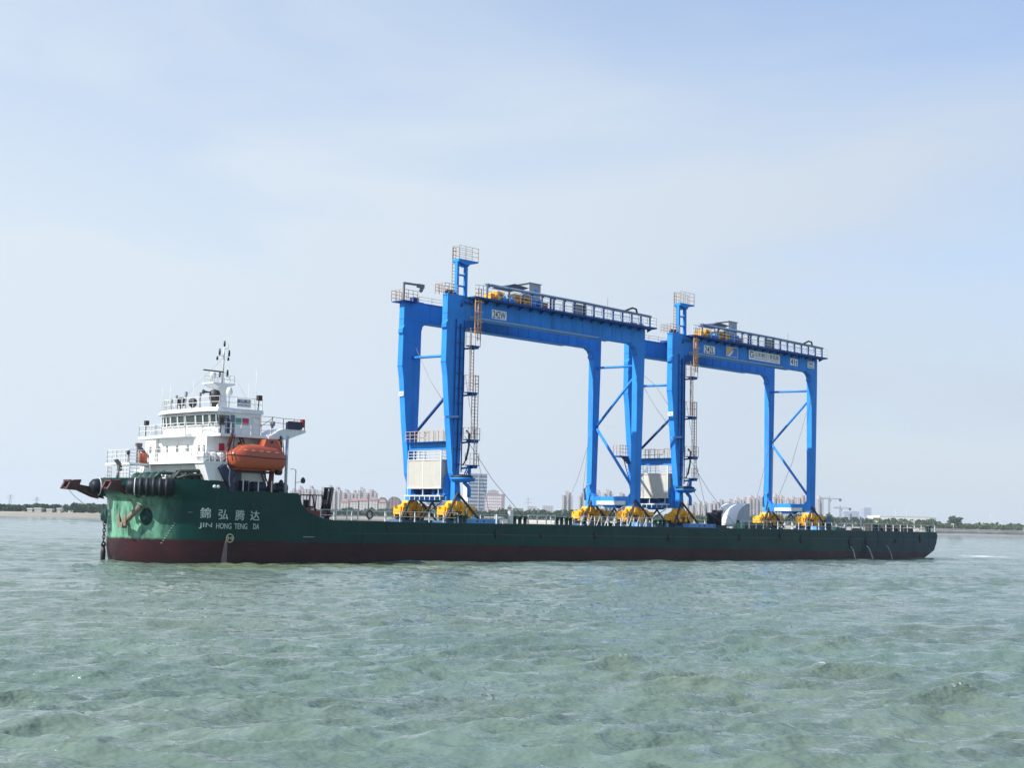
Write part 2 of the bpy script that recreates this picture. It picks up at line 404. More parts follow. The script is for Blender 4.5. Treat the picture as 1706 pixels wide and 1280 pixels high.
# marks on the shell
def hm(name, me, m=None): return ship.part(name, me, m, parent=hull_k)
hull_k = hull
def curve_y(x, z): return hull_y(x, z)
for ch, x0, x1, z0, z1 in (('錦', -24.9, -24.15, 3.3, 4.08), ('弘', -23.58, -22.82, 3.25, 3.98), ('腾', -22.22, -21.42, 3.2, 3.98), ('达', -20.92, -20.1, 3.22, 3.95)):
    hm('painted_character', fit_text(ch, x0, x1, z0, z1, 0, CREAM, .012, .006, curve_y))
for ch, x0, x1 in (('JIN', -24.93, -24.02), ('HONG', -23.72, -22.52), ('TENG', -22.27, -21.15), ('DA', -20.62, -20.1)):
    hm('painted_name', fit_text(ch, x0, x1, 2.56, 2.98, 0, CREAM, .012, .006, curve_y))
mk = MB()
for i in range(9):
    t = i / 8; x = -26.4 - .6 * t; z = 2.9 - 1.45 * t; y = hull_y(x, z) - .02
    wd = .12 if i in (3, 8) else .06
    mk.box(x - wd / 2, x + wd / 2, y - .02, y + .05, z - .022, z + .022)
hm('draught_marks', mk, CREAM)
mk = MB(); mk.ring((-22.62, -.02, 1.88), .30, .045, 'y', 20, 4); mk.box(-22.98, -22.24, -.05, -.02, 1.855, 1.905)
mk.ring((-22.80, -.02, 1.88), .11, .03, 'y', 12, 4); mk.ring((-22.44, -.02, 1.88), .11, .03, 'y', 12, 4)
hm('load_line_mark', mk, mat('yellowed_marks', (.50, .48, .33), .6))
mk = MB()
for cx in (-24.0, -23.72): mk.lathe([(.0, -.09), (.13, -.09), (.13, .05)], (cx, hull_y(cx, 5.66), 5.66), 'y', 12)
hm('mooring_eye', mk, WHITE)
for x, z, r in ((4.7, 2.45, .28), (17.6, 2.45, .26), (28.6, 2.3, .26), (40.3, 2.4, .2), (47.8, 2.65, .26), (51.8, 2.25, .3), (62.0, 2.0, .5), (65.5, 2.0, .42), (78.0, 2.55, .32), (-7.6, 2.8, .18), (-20.8, 4.35, .14), (10.3, 2.3, .16), (72, 2.2, .16)):
    mk = MB(); mk.lathe([(r, .03), (r, -.07), (r * .8, -.09), (0, -.06)], (x, 0, z), 'y', 14)
    mk.box(x - r * .55, x + r * .55, -.06, .02, z - r * 1.5, z + r * 1.35)
    hm('rubber_fender', mk, BLACK)
mk = MB()
for zz in (2.35,): mk.box(-12, 82.1, -.035, .01, zz - .035, zz + .035)
for x in range(-10, 82, 6): mk.box(x - .02, x + .02, -.02, .01, 1.3, 3.2)
hm('weld_seam', mk, DGREEN)
mk = MB(); mk.box(-16, -14.95, -.03, .01, 2.0, 2.05)
hm('scuff_mark', mk, GREY)
# overhanging bulwark and the two bow rollers with their brown sledges
for sgn, y in ((1, 3.75), (-1, 8.65)):
    rl = MB(); rl.lathe([(.0, -.1), (.35, -.1), (.56, .1), (.62, .45), (.60, 1.0), (.66, 1.6), (.62, 2.4), (.66, 3.2), (.5, 3.3), (0, 3.3)], (0, 0, 0), 'x', 22)
    r_ = ship.part('bow_roller', rl, mat('roller_black', (.004, .009, .018), .55, spec=.3))
    bd = MB(); bd.ring((.55, 0, 0), .63, .04, 'x', 22, 5); r_.location = Vector((-29.4, 3.2, 5.5) if sgn > 0 else (-29.65, 8.15, 5.5)) - ship.base; r_.rotation_euler = (0, 0, math.radians(-33 if sgn > 0 else -10)); ship.part('rope_band', bd, WHITE2, parent=r_)
    for q in range(5): ty = MB(); ty.ring((.95 + q * .46, 0, 0), .60, .13, 'x', 20, 8); ship.part('tyre', ty, BLACK, parent=r_)
    b = MB(); x0 = -30.7 if sgn > 0 else -31.6; yy = y + (.9 if sgn > 0 else .55)
    b.prism([(x0, 5.28), (x0 + .35, 5.92), (x0 + 1.15, 5.98), (x0 + 1.05, 5.62), (x0 + 2.6, 5.4), (x0 + 3.1, 4.6), (x0 + 2.5, 4.72), (x0 + 1.3, 5.2)], yy - .12, yy + .12, 'y')
    b.prism([(x0, 5.28), (x0 + .35, 5.92), (x0 + 1.15, 5.98), (x0 + 1.05, 5.62), (x0 + 2.6, 5.4), (x0 + 3.1, 4.6), (x0 + 2.5, 4.72), (x0 + 1.3, 5.2)], yy - 1.0, yy - .78, 'y')
    for t in (.1, .55, 1.0): b.beam((x0 + .1 + t, yy - .9, 5.35 + .1 * t), (x0 + .1 + t, yy, 5.35 + .1 * t), .12)
    b.beam((x0 + .3, yy - .95, 5.9), (x0 + .3, yy + .05, 5.9), .14); b.beam((x0 + 1.1, yy - .95, 5.93), (x0 + 1.1, yy + .05, 5.93), .14)
    b.beam((x0 + .3, yy - .9, 5.35), (x0 + 1.1, yy, 5.9), .07); b.beam((x0 + 1.1, yy - .9, 5.35), (x0 + .3, yy, 5.9), .07)
    ship.part('bow_sledge', b, BROWN)
# anchor pods
def pod(y, out=.55):
    m = MB(); x = tip(3) + .25 + (abs(y - HB) / HB) ** 2.25 * 3.0
    prof = [(.0, -1.0), (.28, -.95), (.62, -.35), (.92, .25), (1.05, .9)]
    m.lathe(prof, (0, 0, 0), 'x', 18)
    me = m.mesh('anchor_pod', mat('pod_paint', (.006, .040, .036), .55, var=.3, spec=.25))
    side = -1 if y < HB else 1
    R = Matrix.Rotation(-side * math.radians(24), 4, 'Z')
    me.transform(Matrix.Translation((x + .35, y, 3.35)) @ R @ Matrix.Diagonal((1, 1, 1.25, 1)))
    return ship.part('anchor_pod', me, None)
pod(3.45, 1); pod(9.1, 1)
# windlass and mooring gear on the forecastle
g = MB()
for x, y in ((-27.3, 2.9), (-26.9, 5.2)):
    g.lathe([(.0, 0), (.55, 0), (.55, .12), (.25, .14), (.25, 1.0), (.55, 1.02), (.55, 1.14), (0, 1.14)], (x, y, 6.1), 'y', 16)
    g.box(x - .5, x + .5, y - .1, y + 1.2, 5.3, 5.75)
g.tube([(-27.9, 2.2, 6.1), (-27.5, 2.0, 6.55), (-26.3, 2.0, 6.55), (-25.8, 2.2, 6.1)], .12, 8)
ship.part('windlass', g, mat('winch_green', (.02, .07, .055), .5, var=.3))
g = MB()
for i, (x, y) in enumerate(((-26.2, 1.7), (-25.4, 1.35), (-24.7, 1.2))):
    g.lathe([(.0, 0), (.42, 0), (.42, .1), (.3, .12), (.3, .8), (.42, .82), (.42, .92), (0, .92)], (x, y + .1, 6.25), 'y', 14)
g.tube([(-26.7, 1.5, 6.1), (-26.2, 1.4, 6.72), (-24.6, 1.2, 6.8), (-24.1, 1.2, 6.15)], .14, 8)
g.tube([(-26.5, 1.3, 6.2), (-25.6, 1.1, 6.45), (-24.4, 1.0, 6.5), (-24.2, 1.0, 5.9)], .09, 8)
ship.part('mooring_winch', g, mat('winch_dark', (.03, .045, .04), .6, var=.4))
# fenders of rope at the bow
g = MB(); g.tube([(-28.9, 4.4, 4.9), (-28.4, 3.6, 4.45), (-27.6, 2.7, 4.0), (-26.4, 1.6, 3.75), (-25.4, .75, 3.72)], .022, 5); ship.part('bow_rope', g, ROPE); g = MB()
g.tube([(-31.2, 8.7, 5.25), (-30.6, 8.9, 4.75), (-29.6, 9.3, 4.2), (-28.9, 9.3, 4.05), (-27.6, 9.3, 4.15)], .022, 5)
ship.part('bow_rope', g, ROPE)

# ------------------------------------------------------------------ superstructure
acc = MB()
acc.box(-24.3, -18.9, 2.0, 10.4, 5.2, 7.32)
acc.box(-23.5, -18.55, 1.6, 2.0, 5.2, 7.32)
lower = ship.part('lower_deckhouse', acc, WHITE)
d = MB(); d.box(-22.6, -22.0, 1.55, 1.6, 5.25, 7.05); d.box(-21.4, -20.8, 1.55, 1.6, 5.25, 7.05); ship.part('door', d, mat('blue_grey_door', (.10, .14, .20), .5), parent=lower)
for y in (3.0, 5.0, 7.0, 9.0):
    d = MB(); d.cbox(-24.34, -24.3, y - .17, y + .17, 6.4, 6.9); ship.part('window', d, GLASS, parent=lower)
# port skirt plate under the boat deck
p = MB(); p.prism([(-24.9, 7.36), (-22.9, 7.36), (-22.85, 6.08), (-24.45, 6.08)], .27, .33, 'y')
p.prism([(-24.9, 7.36), (-24.45, 6.08), (-24.35, 6.08), (-24.75, 7.36)], .33, 1.6, 'y')
ship.part('skirt_plate', p, WHITE)
# boat deck
dk = MB()
dk.prism([(-24.98, .25), (-22.9, .25), (-22.9, 1.1), (-18.8, 1.1), (-18.8, 11.6), (-24.98, 11.6)], 7.36, 7.54, 'z')
dk.prism([(-26.6, 8.3), (-24.98, 8.3), (-24.98, 12.0), (-26.6, 12.0)], 7.3, 7.45, 'z')
boatdeck = ship.part('boat_deck', dk, WHITE)
r = MB(); railing(r, [(-24.9, .35, 7.54), (-24.9, 8.3, 7.54)], 1.0, 3, .9)
for y in (1.2, 1.7, 3.4, 5.6, 7.6): r.beam((-24.85, y, 7.54), (-24.6, y, 8.5), .035)
railing(r, [(-24.9, .35, 7.54), (-22.95, .35, 7.54)], .75, 3, .5)
railing(r, [(-26.5, 8.4, 7.45), (-26.5, 11.9, 7.45), (-24.9, 11.9, 7.54)], 1.0, 3, .7); railing(r, [(-26.5, 8.4, 7.45), (-24.98, 8.4, 7.45)], 1.0, 4, .7)
ship.part('boat_deck_railing', r, WHITE2, parent=boatdeck)
lr = MB()
for k in range(3): lr.lathe([(0, 0), (.28, 0), (.33, .08), (.33, .95), (.28, 1.02), (0, 1.02)], (-24.5 + k * .68, .62, 7.9), 'y', 12)
ship.part('liferaft_canister', lr, WHITE, parent=boatdeck)
# middle house
h = MB(); h.box(-23.6, -18.85, 1.5, 10.75, 7.54, 9.46)
h.box(-24.0, -23.6, 1.5, 3.0, 7.54, 9.46); h.box(-23.85, -23.6, 9.2, 10.75, 7.54, 9.46)
mid = ship.part('middle_deckhouse', h, WHITE)
for y in (9.95, 9.0, 7.85, 6.35, 4.8):
    fr_ = MB(); x = -23.6 if y < 9.2 else -23.85
    pts = [(y + .17 * math.cos(t), 8.58 + .27 * math.copysign(abs(math.sin(t)) ** .6, math.sin(t))) for t in [k * math.pi / 8 for k in range(16)]]
    fr_.prism(pts, x - .04, x + .01, 'x'); w_ = ship.part('window', fr_, mat('window_rim', (.13, .145, .135), .35), parent=mid)
for y in (2.55, 1.85):
    fr_ = MB(); pts = [(y + .15 * math.cos(t), 8.5 + .3 * math.copysign(abs(math.sin(t)) ** .6, math.sin(t))) for t in [k * math.pi / 8 for k in range(16)]]
    fr_.prism(pts, -24.04, -23.99, 'x'); ship.part('window', fr_, MATS['window_rim'], parent=mid)
p = MB(); p.box(-22.95, -22.5, 1.44, 1.5, 8.35, 8.95); ship.part('notice_board', p, RED, parent=mid)
p = MB(); p.box(-21.3, -20.9, 1.46, 1.5, 7.6, 9.1); ship.part('door', p, DARK, parent=mid)
# bridge deck
dk = MB(); dk.prism([(-23.45, .55), (-18.9, .55), (-18.9, 11.75), (-24.0, 11.75), (-24.0, 8.9), (-24.3, 8.7), (-24.3, 4.2), (-23.8, 3.9), (-23.5, 3.2)], 9.46, 9.66, 'z')
bridge = ship.part('bridge_deck', dk, WHITE)
r = MB(); railing(r, [(-18.95, .6, 9.66), (-23.4, .6, 9.66), (-23.42, 3.1, 9.66), (-24.25, 4.2, 9.66), (-24.25, 8.7, 9.66), (-23.95, 9.0, 9.66), (-23.95, 11.7, 9.66), (-20, 11.7, 9.66)], .85, 2, .95, .02, .026)
ship.part('bridge_railing', r, WHITE2, parent=bridge)
# wheelhouse
wh = MB(); plan = [(-19.2, 1.6), (-23.0, 1.6), (-23.25, 2.2), (-23.4, 4.6), (-23.4, 7.8), (-23.0, 9.6), (-22.3, 10.5), (-19.2, 10.5)]
wh.prism(plan, 9.66, 11.36, 'z')
house = ship.part('wheelhouse', wh, WHITE)
def on_front(y):
    P = [(1.6, -23.0), (2.2, -23.25), (4.6, -23.4), (7.8, -23.4), (9.6, -23.0), (10.5, -22.3)]
    for (a, xa), (b, xb) in zip(P[:-1], P[1:]):
        if y <= b: return xa + (xb - xa) * (y - a) / (b - a)
    return -22.3
for a, b in ((1.68, 2.14), (2.3, 3.0), (3.12, 3.95), (4.1, 5.35), (5.6, 6.5), (6.65, 7.55), (7.7, 8.45), (8.6, 9.15), (9.3, 9.55), (9.72, 10.4)):
    m = MB(); xa, xb = on_front(a), on_front(b)
    m.add([(xa - .05, a, 10.4), (xb - .05, b, 10.4), (xb - .13, b, 11.12), (xa - .13, a, 11.12), (xa + .02, a, 10.4), (xb + .02, b, 10.4), (xb + .02, b, 11.12), (xa + .02, a, 11.12)],
          [(0, 1, 2, 3), (7, 6, 5, 4), (0, 3, 7, 4), (1, 5, 6, 2), (3, 2, 6, 7), (0, 4, 5, 1)])
    f_ = MB(); f_.beam((xa - .1, a - .03, 10.36), (xa - .17, a - .03, 11.16), .06); f_.beam((xb - .1, b + .03, 10.36), (xb - .17, b + .03, 11.16), .06); f_.beam((xa - .1, a, 10.36), (xb - .1, b, 10.36), .06); f_.beam((xa - .17, a, 11.16), (xb - .17, b, 11.16), .06)
    w_ = ship.part('window', m, GLASS, parent=house); ship.part('window_frame', f_, WHITE2, parent=w_)
m = MB(); m.box(-22.95, -22.1, 1.54, 1.6, 10.35, 11.1); ship.part('window', m, GLASS, parent=house)
m = MB(); m.box(-21.95, -21.6, 1.55, 1.6, 9.75, 11.15); ship.part('door', m, mat('blue_grey_door', (.1, .14, .2)), parent=house)
m = MB(); m.box(-21.5, -21.02, 1.55, 1.6, 10.5, 10.95); ship.part('notice_board', m, GRN, parent=house)
m = MB(); m.box(-20.9, -20.35, 1.55, 1.6, 10.5, 10.98); ship.part('notice_board', m, mat('magenta_board', (.45, .03, .12), .5), parent=house)
m = MB(); m.box(-20.05, -20.0, 1.52, 1.6, 9.8, 11.1); m.box(-19.3, -19.25, 1.52, 1.6, 9.8, 11.1); m.box(-20.0, -19.3, 1.52, 1.6, 11.05, 11.1); ship.part('door_frame', m, WHITE2, parent=house)
m = MB(); m.box(-22.75, -22.5, .8, 1.1, 9.66, 10.75); m.ball((-22.62, .95, 10.85), .12); ship.part('wing_compass', m, mat('navy_cover', (.02, .03, .07), .7), parent=bridge)
# roof with sloped fascia
rf = MB(); o1 = [(-19.1, 1.45), (-23.3, 1.35), (-23.75, 2.1), (-23.9, 4.6), (-23.9, 7.9), (-23.5, 9.8), (-22.5, 11.0), (-19.1, 10.9)]; o2 = [(-19.1, 1.5), (-23.1, 1.5), (-23.45, 2.2), (-23.55, 4.6), (-23.55, 7.8), (-23.2, 9.6), (-22.3, 10.6), (-19.1, 10.6)]
n = len(o1); rf.add([(x, y, 11.36) for x, y in o1] + [(x, y, 11.68) for x, y in o2], [tuple(range(n - 1, -1, -1)), tuple(range(n, 2 * n))] + [(i, (i + 1) % n, (i + 1) % n + n, i + n) for i in range(n)])
roof = ship.part('roof', rf, WHITE)
r = MB(); railing(r, [(-19.2, 1.55, 11.68), (-23.0, 1.55, 11.68), (-23.35, 2.3, 11.68), (-23.45, 4.6, 11.68), (-23.45, 7.8, 11.68), (-23.1, 9.5, 11.68), (-22.3, 10.5, 11.68), (-19.2, 10.5, 11.68)], .85, 2, .8, .018, .024)
ship.part('roof_railing', r, WHITE2, parent=roof)
nb_ = MB(); nb_.box(-21.6, -20.3, 1.42, 1.48, 11.78, 12.44)
nbo = ship.part('name_board', nb_, PLATE, parent=roof)
ship.part('board_lettering', fit_text('錦弘腾达', -21.52, -20.38, 12.1, 12.38, 1.415, INK, .006, 0), None, parent=nbo)
ship.part('board_lettering', fit_text('JIN HONG TENG DA', -21.5, -20.4, 11.88, 12.0, 1.415, INK, .006, 0), None, parent=nbo)
# things on the roof
def roofpart(name, mb, m): return ship.part(name, mb, m, parent=roof)
m = MB(); m.lathe([(.12, 11.68), (.16, 12.1), (.3, 12.3), (.42, 12.6), (.44, 12.95), (.34, 13.25), (.0, 13.35)], (-21.3, 5, 0), 'z', 14); roofpart('black_globe', m, DARK)
m = MB(); m.lathe([(.2, -.45), (.1, -.3), (.06, 0), (.05, .65), (0, .65)], (-21.9, 5, 13.08), 'x', 12); m.beam((-21.5, 5, 11.7), (-21.5, 5, 13.05), .06); roofpart('horn', m, DARK)
for x, y, s in ((-22.43, 8, 1), (-21.42, 8, 1)):
    m = MB(); m.lathe([(.22, 11.68), (.1, 11.95), (.1, 12.05), (.3, 12.2), (.33, 12.6), (.2, 12.75), (0, 12.8)], (x, y, 0), 'z', 12); roofpart('searchlight', m, DARK)
m = MB()
for x, y, z in ((-22.9, 8, 12.9), (-23.26, 6, 13.05), (-22.0, 6, 13.1), (-22.75, 9, 12.7), (-22.1, 9.2, 12.6)): m.beam((x, y, 11.68), (x, y, z), .09); m.box(x - .09, x + .09, y - .09, y + .09, z - .35, z)
roofpart('vent_post', m, GREY)
m = MB()
for x, y, z0, z1 in ((-23.0, 10, 12, 13.65), (-22.55, 9.5, 12, 13.8), (-23.2, 5, 12, 13.95), (-19.5, 2, 12, 14.9), (-20.15, 2, 12, 13.8)): m.tube([(x, y, 11.68), (x - .02, y, z1)], [.03, .012], 5)
roofpart('whip_antenna', m, WHITE2)
m = MB(); m.beam((-20.95, 3.5, 11.68), (-20.95, 3.5, 12.8), .08); m.lathe([(0, 12.75), (.2, 12.85), (.26, 13.1), (.18, 13.4), (0, 13.5)], (-20.95, 3.5, 0), 'z', 12); roofpart('satellite_dome', m, mat('dome_grey', (.55, .58, .6), .5))
m = MB(); m.box(-19.85, -19.5, 1.1, 1.4, 12.4, 12.8); m.beam((-19.6, 1.5, 11.68), (-19.6, 1.4, 12.45), .06); roofpart('floodlight', m, DARK)
m = MB(); m.box(-23.5, -23.2, 11.5, 11.8, 10.6, 11.0); m.beam((-23.4, 11.65, 9.66), (-23.4, 11.65, 10.6), .06); ship.part('floodlight', m, DARK, parent=bridge)
m = MB(); m.box(-23.75, -23.4, .2, .5, 10.4, 10.8); m.beam((-23.5, .5, 9.66), (-23.5, .45, 10.5), .05); ship.part('floodlight', m, DARK, parent=bridge)
# mast
m = MB(); MX, MY = -19.95, 6.4
m.add([(MX - .55, MY - .5, 11.6), (MX + .5, MY - .5, 11.6), (MX + .5, MY + .5, 11.6), (MX - .55, MY + .5, 11.6), (MX - .28, MY - .3, 13.2), (MX + .35, MY - .3, 13.2), (MX + .35, MY + .3, 13.2), (MX - .28, MY + .3, 13.2), (MX - .55, MY - .5, 13.72), (MX + .45, MY - .5, 13.9), (MX + .45, MY + .5, 13.9), (MX - .55, MY + .5, 13.72)],
      [(3, 2, 1, 0), (0, 1, 5, 4), (1, 2, 6, 5), (2, 3, 7, 6), (3, 0, 4, 7), (4, 5, 9, 8), (5, 6, 10, 9), (6, 7, 11, 10), (7, 4, 8, 11), (8, 9, 10, 11)])
m.prism([(MX - 1.15, 13.98), (MX + .85, 13.98), (MX + .85, 13.9), (MX + .3, 13.7), (MX - .5, 13.6), (MX - 1.15, 13.9)], MY - .8, MY + .8, 'y')
mast = ship.part('mast', m, WHITE)
m = MB(); railing(m, [(MX - 1.1, MY - .75, 13.98), (MX + .8, MY - .75, 13.98), (MX + .8, MY + .75, 13.98), (MX - 1.1, MY + .75, 13.98)], .6, 2, .7, .016, .02); ship.part('mast_railing', m, WHITE2, parent=mast)
m = MB(); m.tube([(MX + .15, MY, 13.98), (MX + .2, MY, 16.2), (MX + .22, MY, 17.45)], [.09, .07, .04], 8); m.beam((MX - .35, MY, 16.2), (MX + .7, MY, 16.25), .06); m.beam((MX + .2, MY - .6, 16.22), (MX + .2, MY + .6, 16.22), .05); m.beam((MX + .2, MY, 16.8), (MX + .6, MY, 16.85), .04); m.tube([(MX + .58, MY, 16.85), (MX + .6, MY, 17.85)], .015, 5)
m.beam((MX + .2, MY, 14.9), (MX + .6, MY, 14.9), .05)
ship.part('mast_pole', m, WHITE2, parent=mast)
m = MB()
for x, z, h_ in ((-.2, 16.28, .5), (.68, 16.25, .5), (.6, 14.55, .6), (.22, 17.0, .45), (-.4, 15.85, .3), (.62, 15.9, .25), (-.1, 14.5, .45)): m.lathe([(0, 0), (.08, 0), (.09, h_ * .5), (.06, h_), (0, h_)], (MX + x, MY, z), 'z', 8)
ship.part('navigation_light', m, DARK, parent=mast)
m = MB(); m.lathe([(.1, 13.98), (.1, 14.3), (.24, 14.4), (.26, 14.75), (.12, 14.88), (0, 14.88)], (MX - .75, MY, 0), 'z', 10); ra = ship.part('radar', m, mat('radar_grey', (.6, .62, .62), .4), parent=mast)
m = MB(); m.beam((MX - 1.5, MY + .2, 14.98), (MX + .1, MY - .2, 14.92), .1, .1)
o = ship.part('radar_scanner', m, DARK, parent=mast)
m = MB(); m.tube([(MX + .2, MY, 16.1), (-19.5, 3.2, 12.6)], .012, 4); m.tube([(MX + .2, MY, 16.1), (-22.4, 8.5, 12.4)], .01, 4); ship.part('stay_wire', m, GREY, parent=mast)
# port wing platform aft of the wheelhouse
m = MB(); m.prism([(-19.3, 9.62), (-18.0, 10.3), (-15.9, 10.3), (-15.9, 10.12), (-17.0, 9.72), (-17.6, 9.48), (-19.3, 9.46)], .3, 2.4, 'y')
m.box(-19.25, -18.0, .6, 2.4, 9.62, 9.75)
wing = ship.part('port_wing_platform', m, WHITE)
m = MB(); m.box(-17.65, -16.3, .22, .28, 10.32, 10.92); m.box(-17.6, -16.4, .3, .6, 10.3, 10.85); ship.part('sidelight_screen', m, mat('screen_navy', (.012, .012, .05), .4), parent=wing)
m = MB(); m.box(-16.25, -16.08, .25, .6, 10.5, 11.15); ship.part('side_light', m, mat('side_light_red', (.25, .01, .02), .4), parent=wing)
m = MB(); railing(m, [(-19.9, .6, 10.35), (-19.0, .4, 10.35), (-18.0, .35, 10.3), (-16.0, .35, 10.3), (-16.0, 2.3, 10.3)], .8, 2, .9, .018, .022); m.beam((-20.0, .6, 10.3), (-18.9, .4, 11.1), .04); ship.part('wing_railing', m, RAIL, parent=wing)
m = MB(); m.lathe([(.1, 0), (.08, .12), (.2, .2), (.22, .5), (.0, .55)], (-18.9, .5, 10.3), 'z', 12); ship.part('searchlight', m, mat('searchlight_grey', (.18, .2, .22), .4), parent=wing)
m = MB(); m.tube([(-17.58, .35, 5.3), (-17.58, .35, 9.8)], .12, 10); ship.part('wing_pillar', m, mat('pillar_grey', (.42, .47, .53), .4), parent=wing)
# inclined ladders beside the house
m = MB()
for z0, z1, x0 in ((5.2, 7.4, -19.3), (7.54, 9.5, -21.2)):
    for y in (1.1, 1.5): m.beam((x0, y, z1), (x0 + .95, y, z0), .07)
    for k in range(9): t = (k + .5) / 9; m.beam((x0 + .95 * t, 1.1, z1 + (z0 - z1) * t), (x0 + .95 * t, 1.5, z1 + (z0 - z1) * t), .12, .04)
ship.part('inclined_ladder', m, DARK)
# davit
m = MB()
for x, lean in ((-22.6, -.35), (-18.3, .1)):
    m.beam((x, 1.3, 5.2), (x + lean * .2, 1.25, 7.4), .26, .3); m.beam((x + lean * .2, 1.25, 7.4), (x + .15, .5, 9.65), .18, .22); m.beam((x - .35, 1.35, 5.2), (x, 1.25, 7.2), .12)
m.beam((-22.7, 1.25, 6.9), (-18.2, 1.25, 6.9), .16)
davit = ship.part('lifeboat_davit', m, mat('davit_red_brown', (.13, .03, .035), .45, var=.2))
m = MB(); m.tube([(-22.45, .1, 9.6), (-23.0, -.3, 8.3), (-22.9, -.4, 7.6)], .035, 6); ship.part('davit_fall', m, DARK, parent=davit); m = MB(); m.tube([(-18.2, .1, 9.6), (-18.4, -.5, 8.2)], .035, 6); ship.part('davit_fall', m, DARK, parent=davit); m = MB(); m.lathe([(0, -.2), (.28, -.2), (.28, .2), (0, .2)], (-18.05, .7, 7.0), 'x', 12)
ship.part('davit_winch', m, DARK, parent=davit)
# deck edge gear beside the house
m = MB()
for x in (-21.45, -20.1, -18.9): m.beam((x, .3, 5.37), (x, .3, 6.25), .07); ship.part('deck_post', m, WHITE2); m = MB()
m.beam((-16.7, .3, 5.37), (-16.7, .3, 7.2), .06); m.beam((-16.7, .3, 7.2), (-17.2, .3, 7.25), .05); m.beam((-16.7, .3, 6.2), (-16.0, .3, 6.3), .05)
ship.part('deck_post', m, WHITE2)
m = MB(); m.lathe([(0, 0), (.16, .05), (.2, .25), (.1, .45), (0, .5)], (-16.0, .3, 6.15), 'z', 10); m.lathe([(0, 0), (.16, .05), (.2, .25), (.1, .45), (0, .5)], (-17.9, .5, 5.9), 'z', 10); ship.part('deck_lamp', m, DARK)
for x, w_ in ((-19.5, 1.1), (-17.4, .9)):
    m = MB(); m.lathe([(0, 0), (.42, 0), (.42, w_), (0, w_)], (x - w_ / 2, 1.3, 5.75), 'x', 16); m.box(x - w_ / 2, x + w_ / 2, .9, 1.6, 5.2, 5.5); ship.part('mooring_winch', m, mat('navy_winch', (.015, .03, .07), .5, var=.3))
m = MB()
for x in (-21.3, -20.9): m.lathe([(0, 5.2), (.2, 5.2), (.2, 6.1), (.25, 6.12), (.25, 6.2), (0, 6.2)], (x, .8, 0), 'z', 10)
ship.part('vent_pipe', m, MATS['navy_winch'])
m = MB(); m.prism([(-23.75, 7.05), (-23.35, 7.32), (-22.95, 7.28), (-22.5, 6.6), (-22.6, 5.9), (-22.9, 5.7), (-23.3, 6.3)], -.12, .3, 'y'); m.prism([(-22.9, 5.9), (-22.4, 6.0), (-22.4, 5.3), (-22.85, 5.3)], -.05, .25, 'y')
ship.part('fender_bundle', m, mat('navy_cover', (.02, .03, .07)))
m = MB(); m.tube([(-23.2, -.15, 7.25), (-22.95, -.16, 6.9), (-23.0, -.16, 6.3), (-22.9, -.16, 5.7)], .05, 6); ship.part('fender_rope', m, GREY)
# forecastle head: rails, small crane, lockers
m = MB(); railing(m, [(-28.2, 8.6, 6.1), (-27.9, 9.3, 6.1), (-27.0, 10.2, 6.1)], .95, 3, .45, .018, .022)
railing(m, [(-27.2, 7.0, 6.15), (-25.5, 7.0, 6.15)], 1.1, 4, .5); railing(m, [(-27.2, 7.0, 6.15), (-27.2, 9, 6.15)], 1.1, 4, .5)
ship.part('forecastle_railing', m, WHITE2)
m = MB(); m.box(-26.3, -25.7, 7.2, 7.9, 5.3, 6.9); m.prism([(-26.4, 6.2), (-25.5, 6.2), (-25.6, 7.0), (-26.2, 7.1)], 6.6, 7.2, 'y'); ship.part('deck_locker', m, WHITE)
m = MB(); m.beam((-25.55, 8.8, 7.45), (-25.55, 8.8, 8.95), .22); m.beam((-25.6, 8.8, 8.85), (-24.7, 8.8, 7.95), .2); m.box(-25.75, -25.3, 8.65, 8.95, 8.75, 9.0); ship.part('provision_crane', m, mat('crane_brown', (.12, .08, .08), .5))
m = MB(); m.lathe([(0, 7.45), (.3, 7.45), (.34, 7.9), (.3, 8.2), (0, 8.25)], (-25.3, 8.5, 0), 'z', 12); ship.part('orange_drum', m, ORANGE)
m = MB(); m.beam((-27.4, 8.6, 6.1), (-27.15, 8.6, 6.9), .16); m.prism([(-27.65, 7.6), (-27.45, 7.68), (-27.1, 7.3), (-27.0, 6.8), (-27.3, 6.8), (-27.35, 7.2)], 8.4, 8.7, 'y'); m.beam((-27.5, 8.6, 6.1), (-27.2, 8.6, 6.6), .06); ship.part('bow_searchlight', m, mat('dark_grey_gear', (.10, .12, .11), .6))
m = MB(); m.beam((-26.55, 8.5, 7.45), (-26.55, 8.5, 8.1), .05); m.lathe([(0, 0), (.13, 0), (.15, .3), (0, .35)], (-26.55, 8.5, 8.05), 'z', 8); ship.part('deck_lamp', m, DARK)
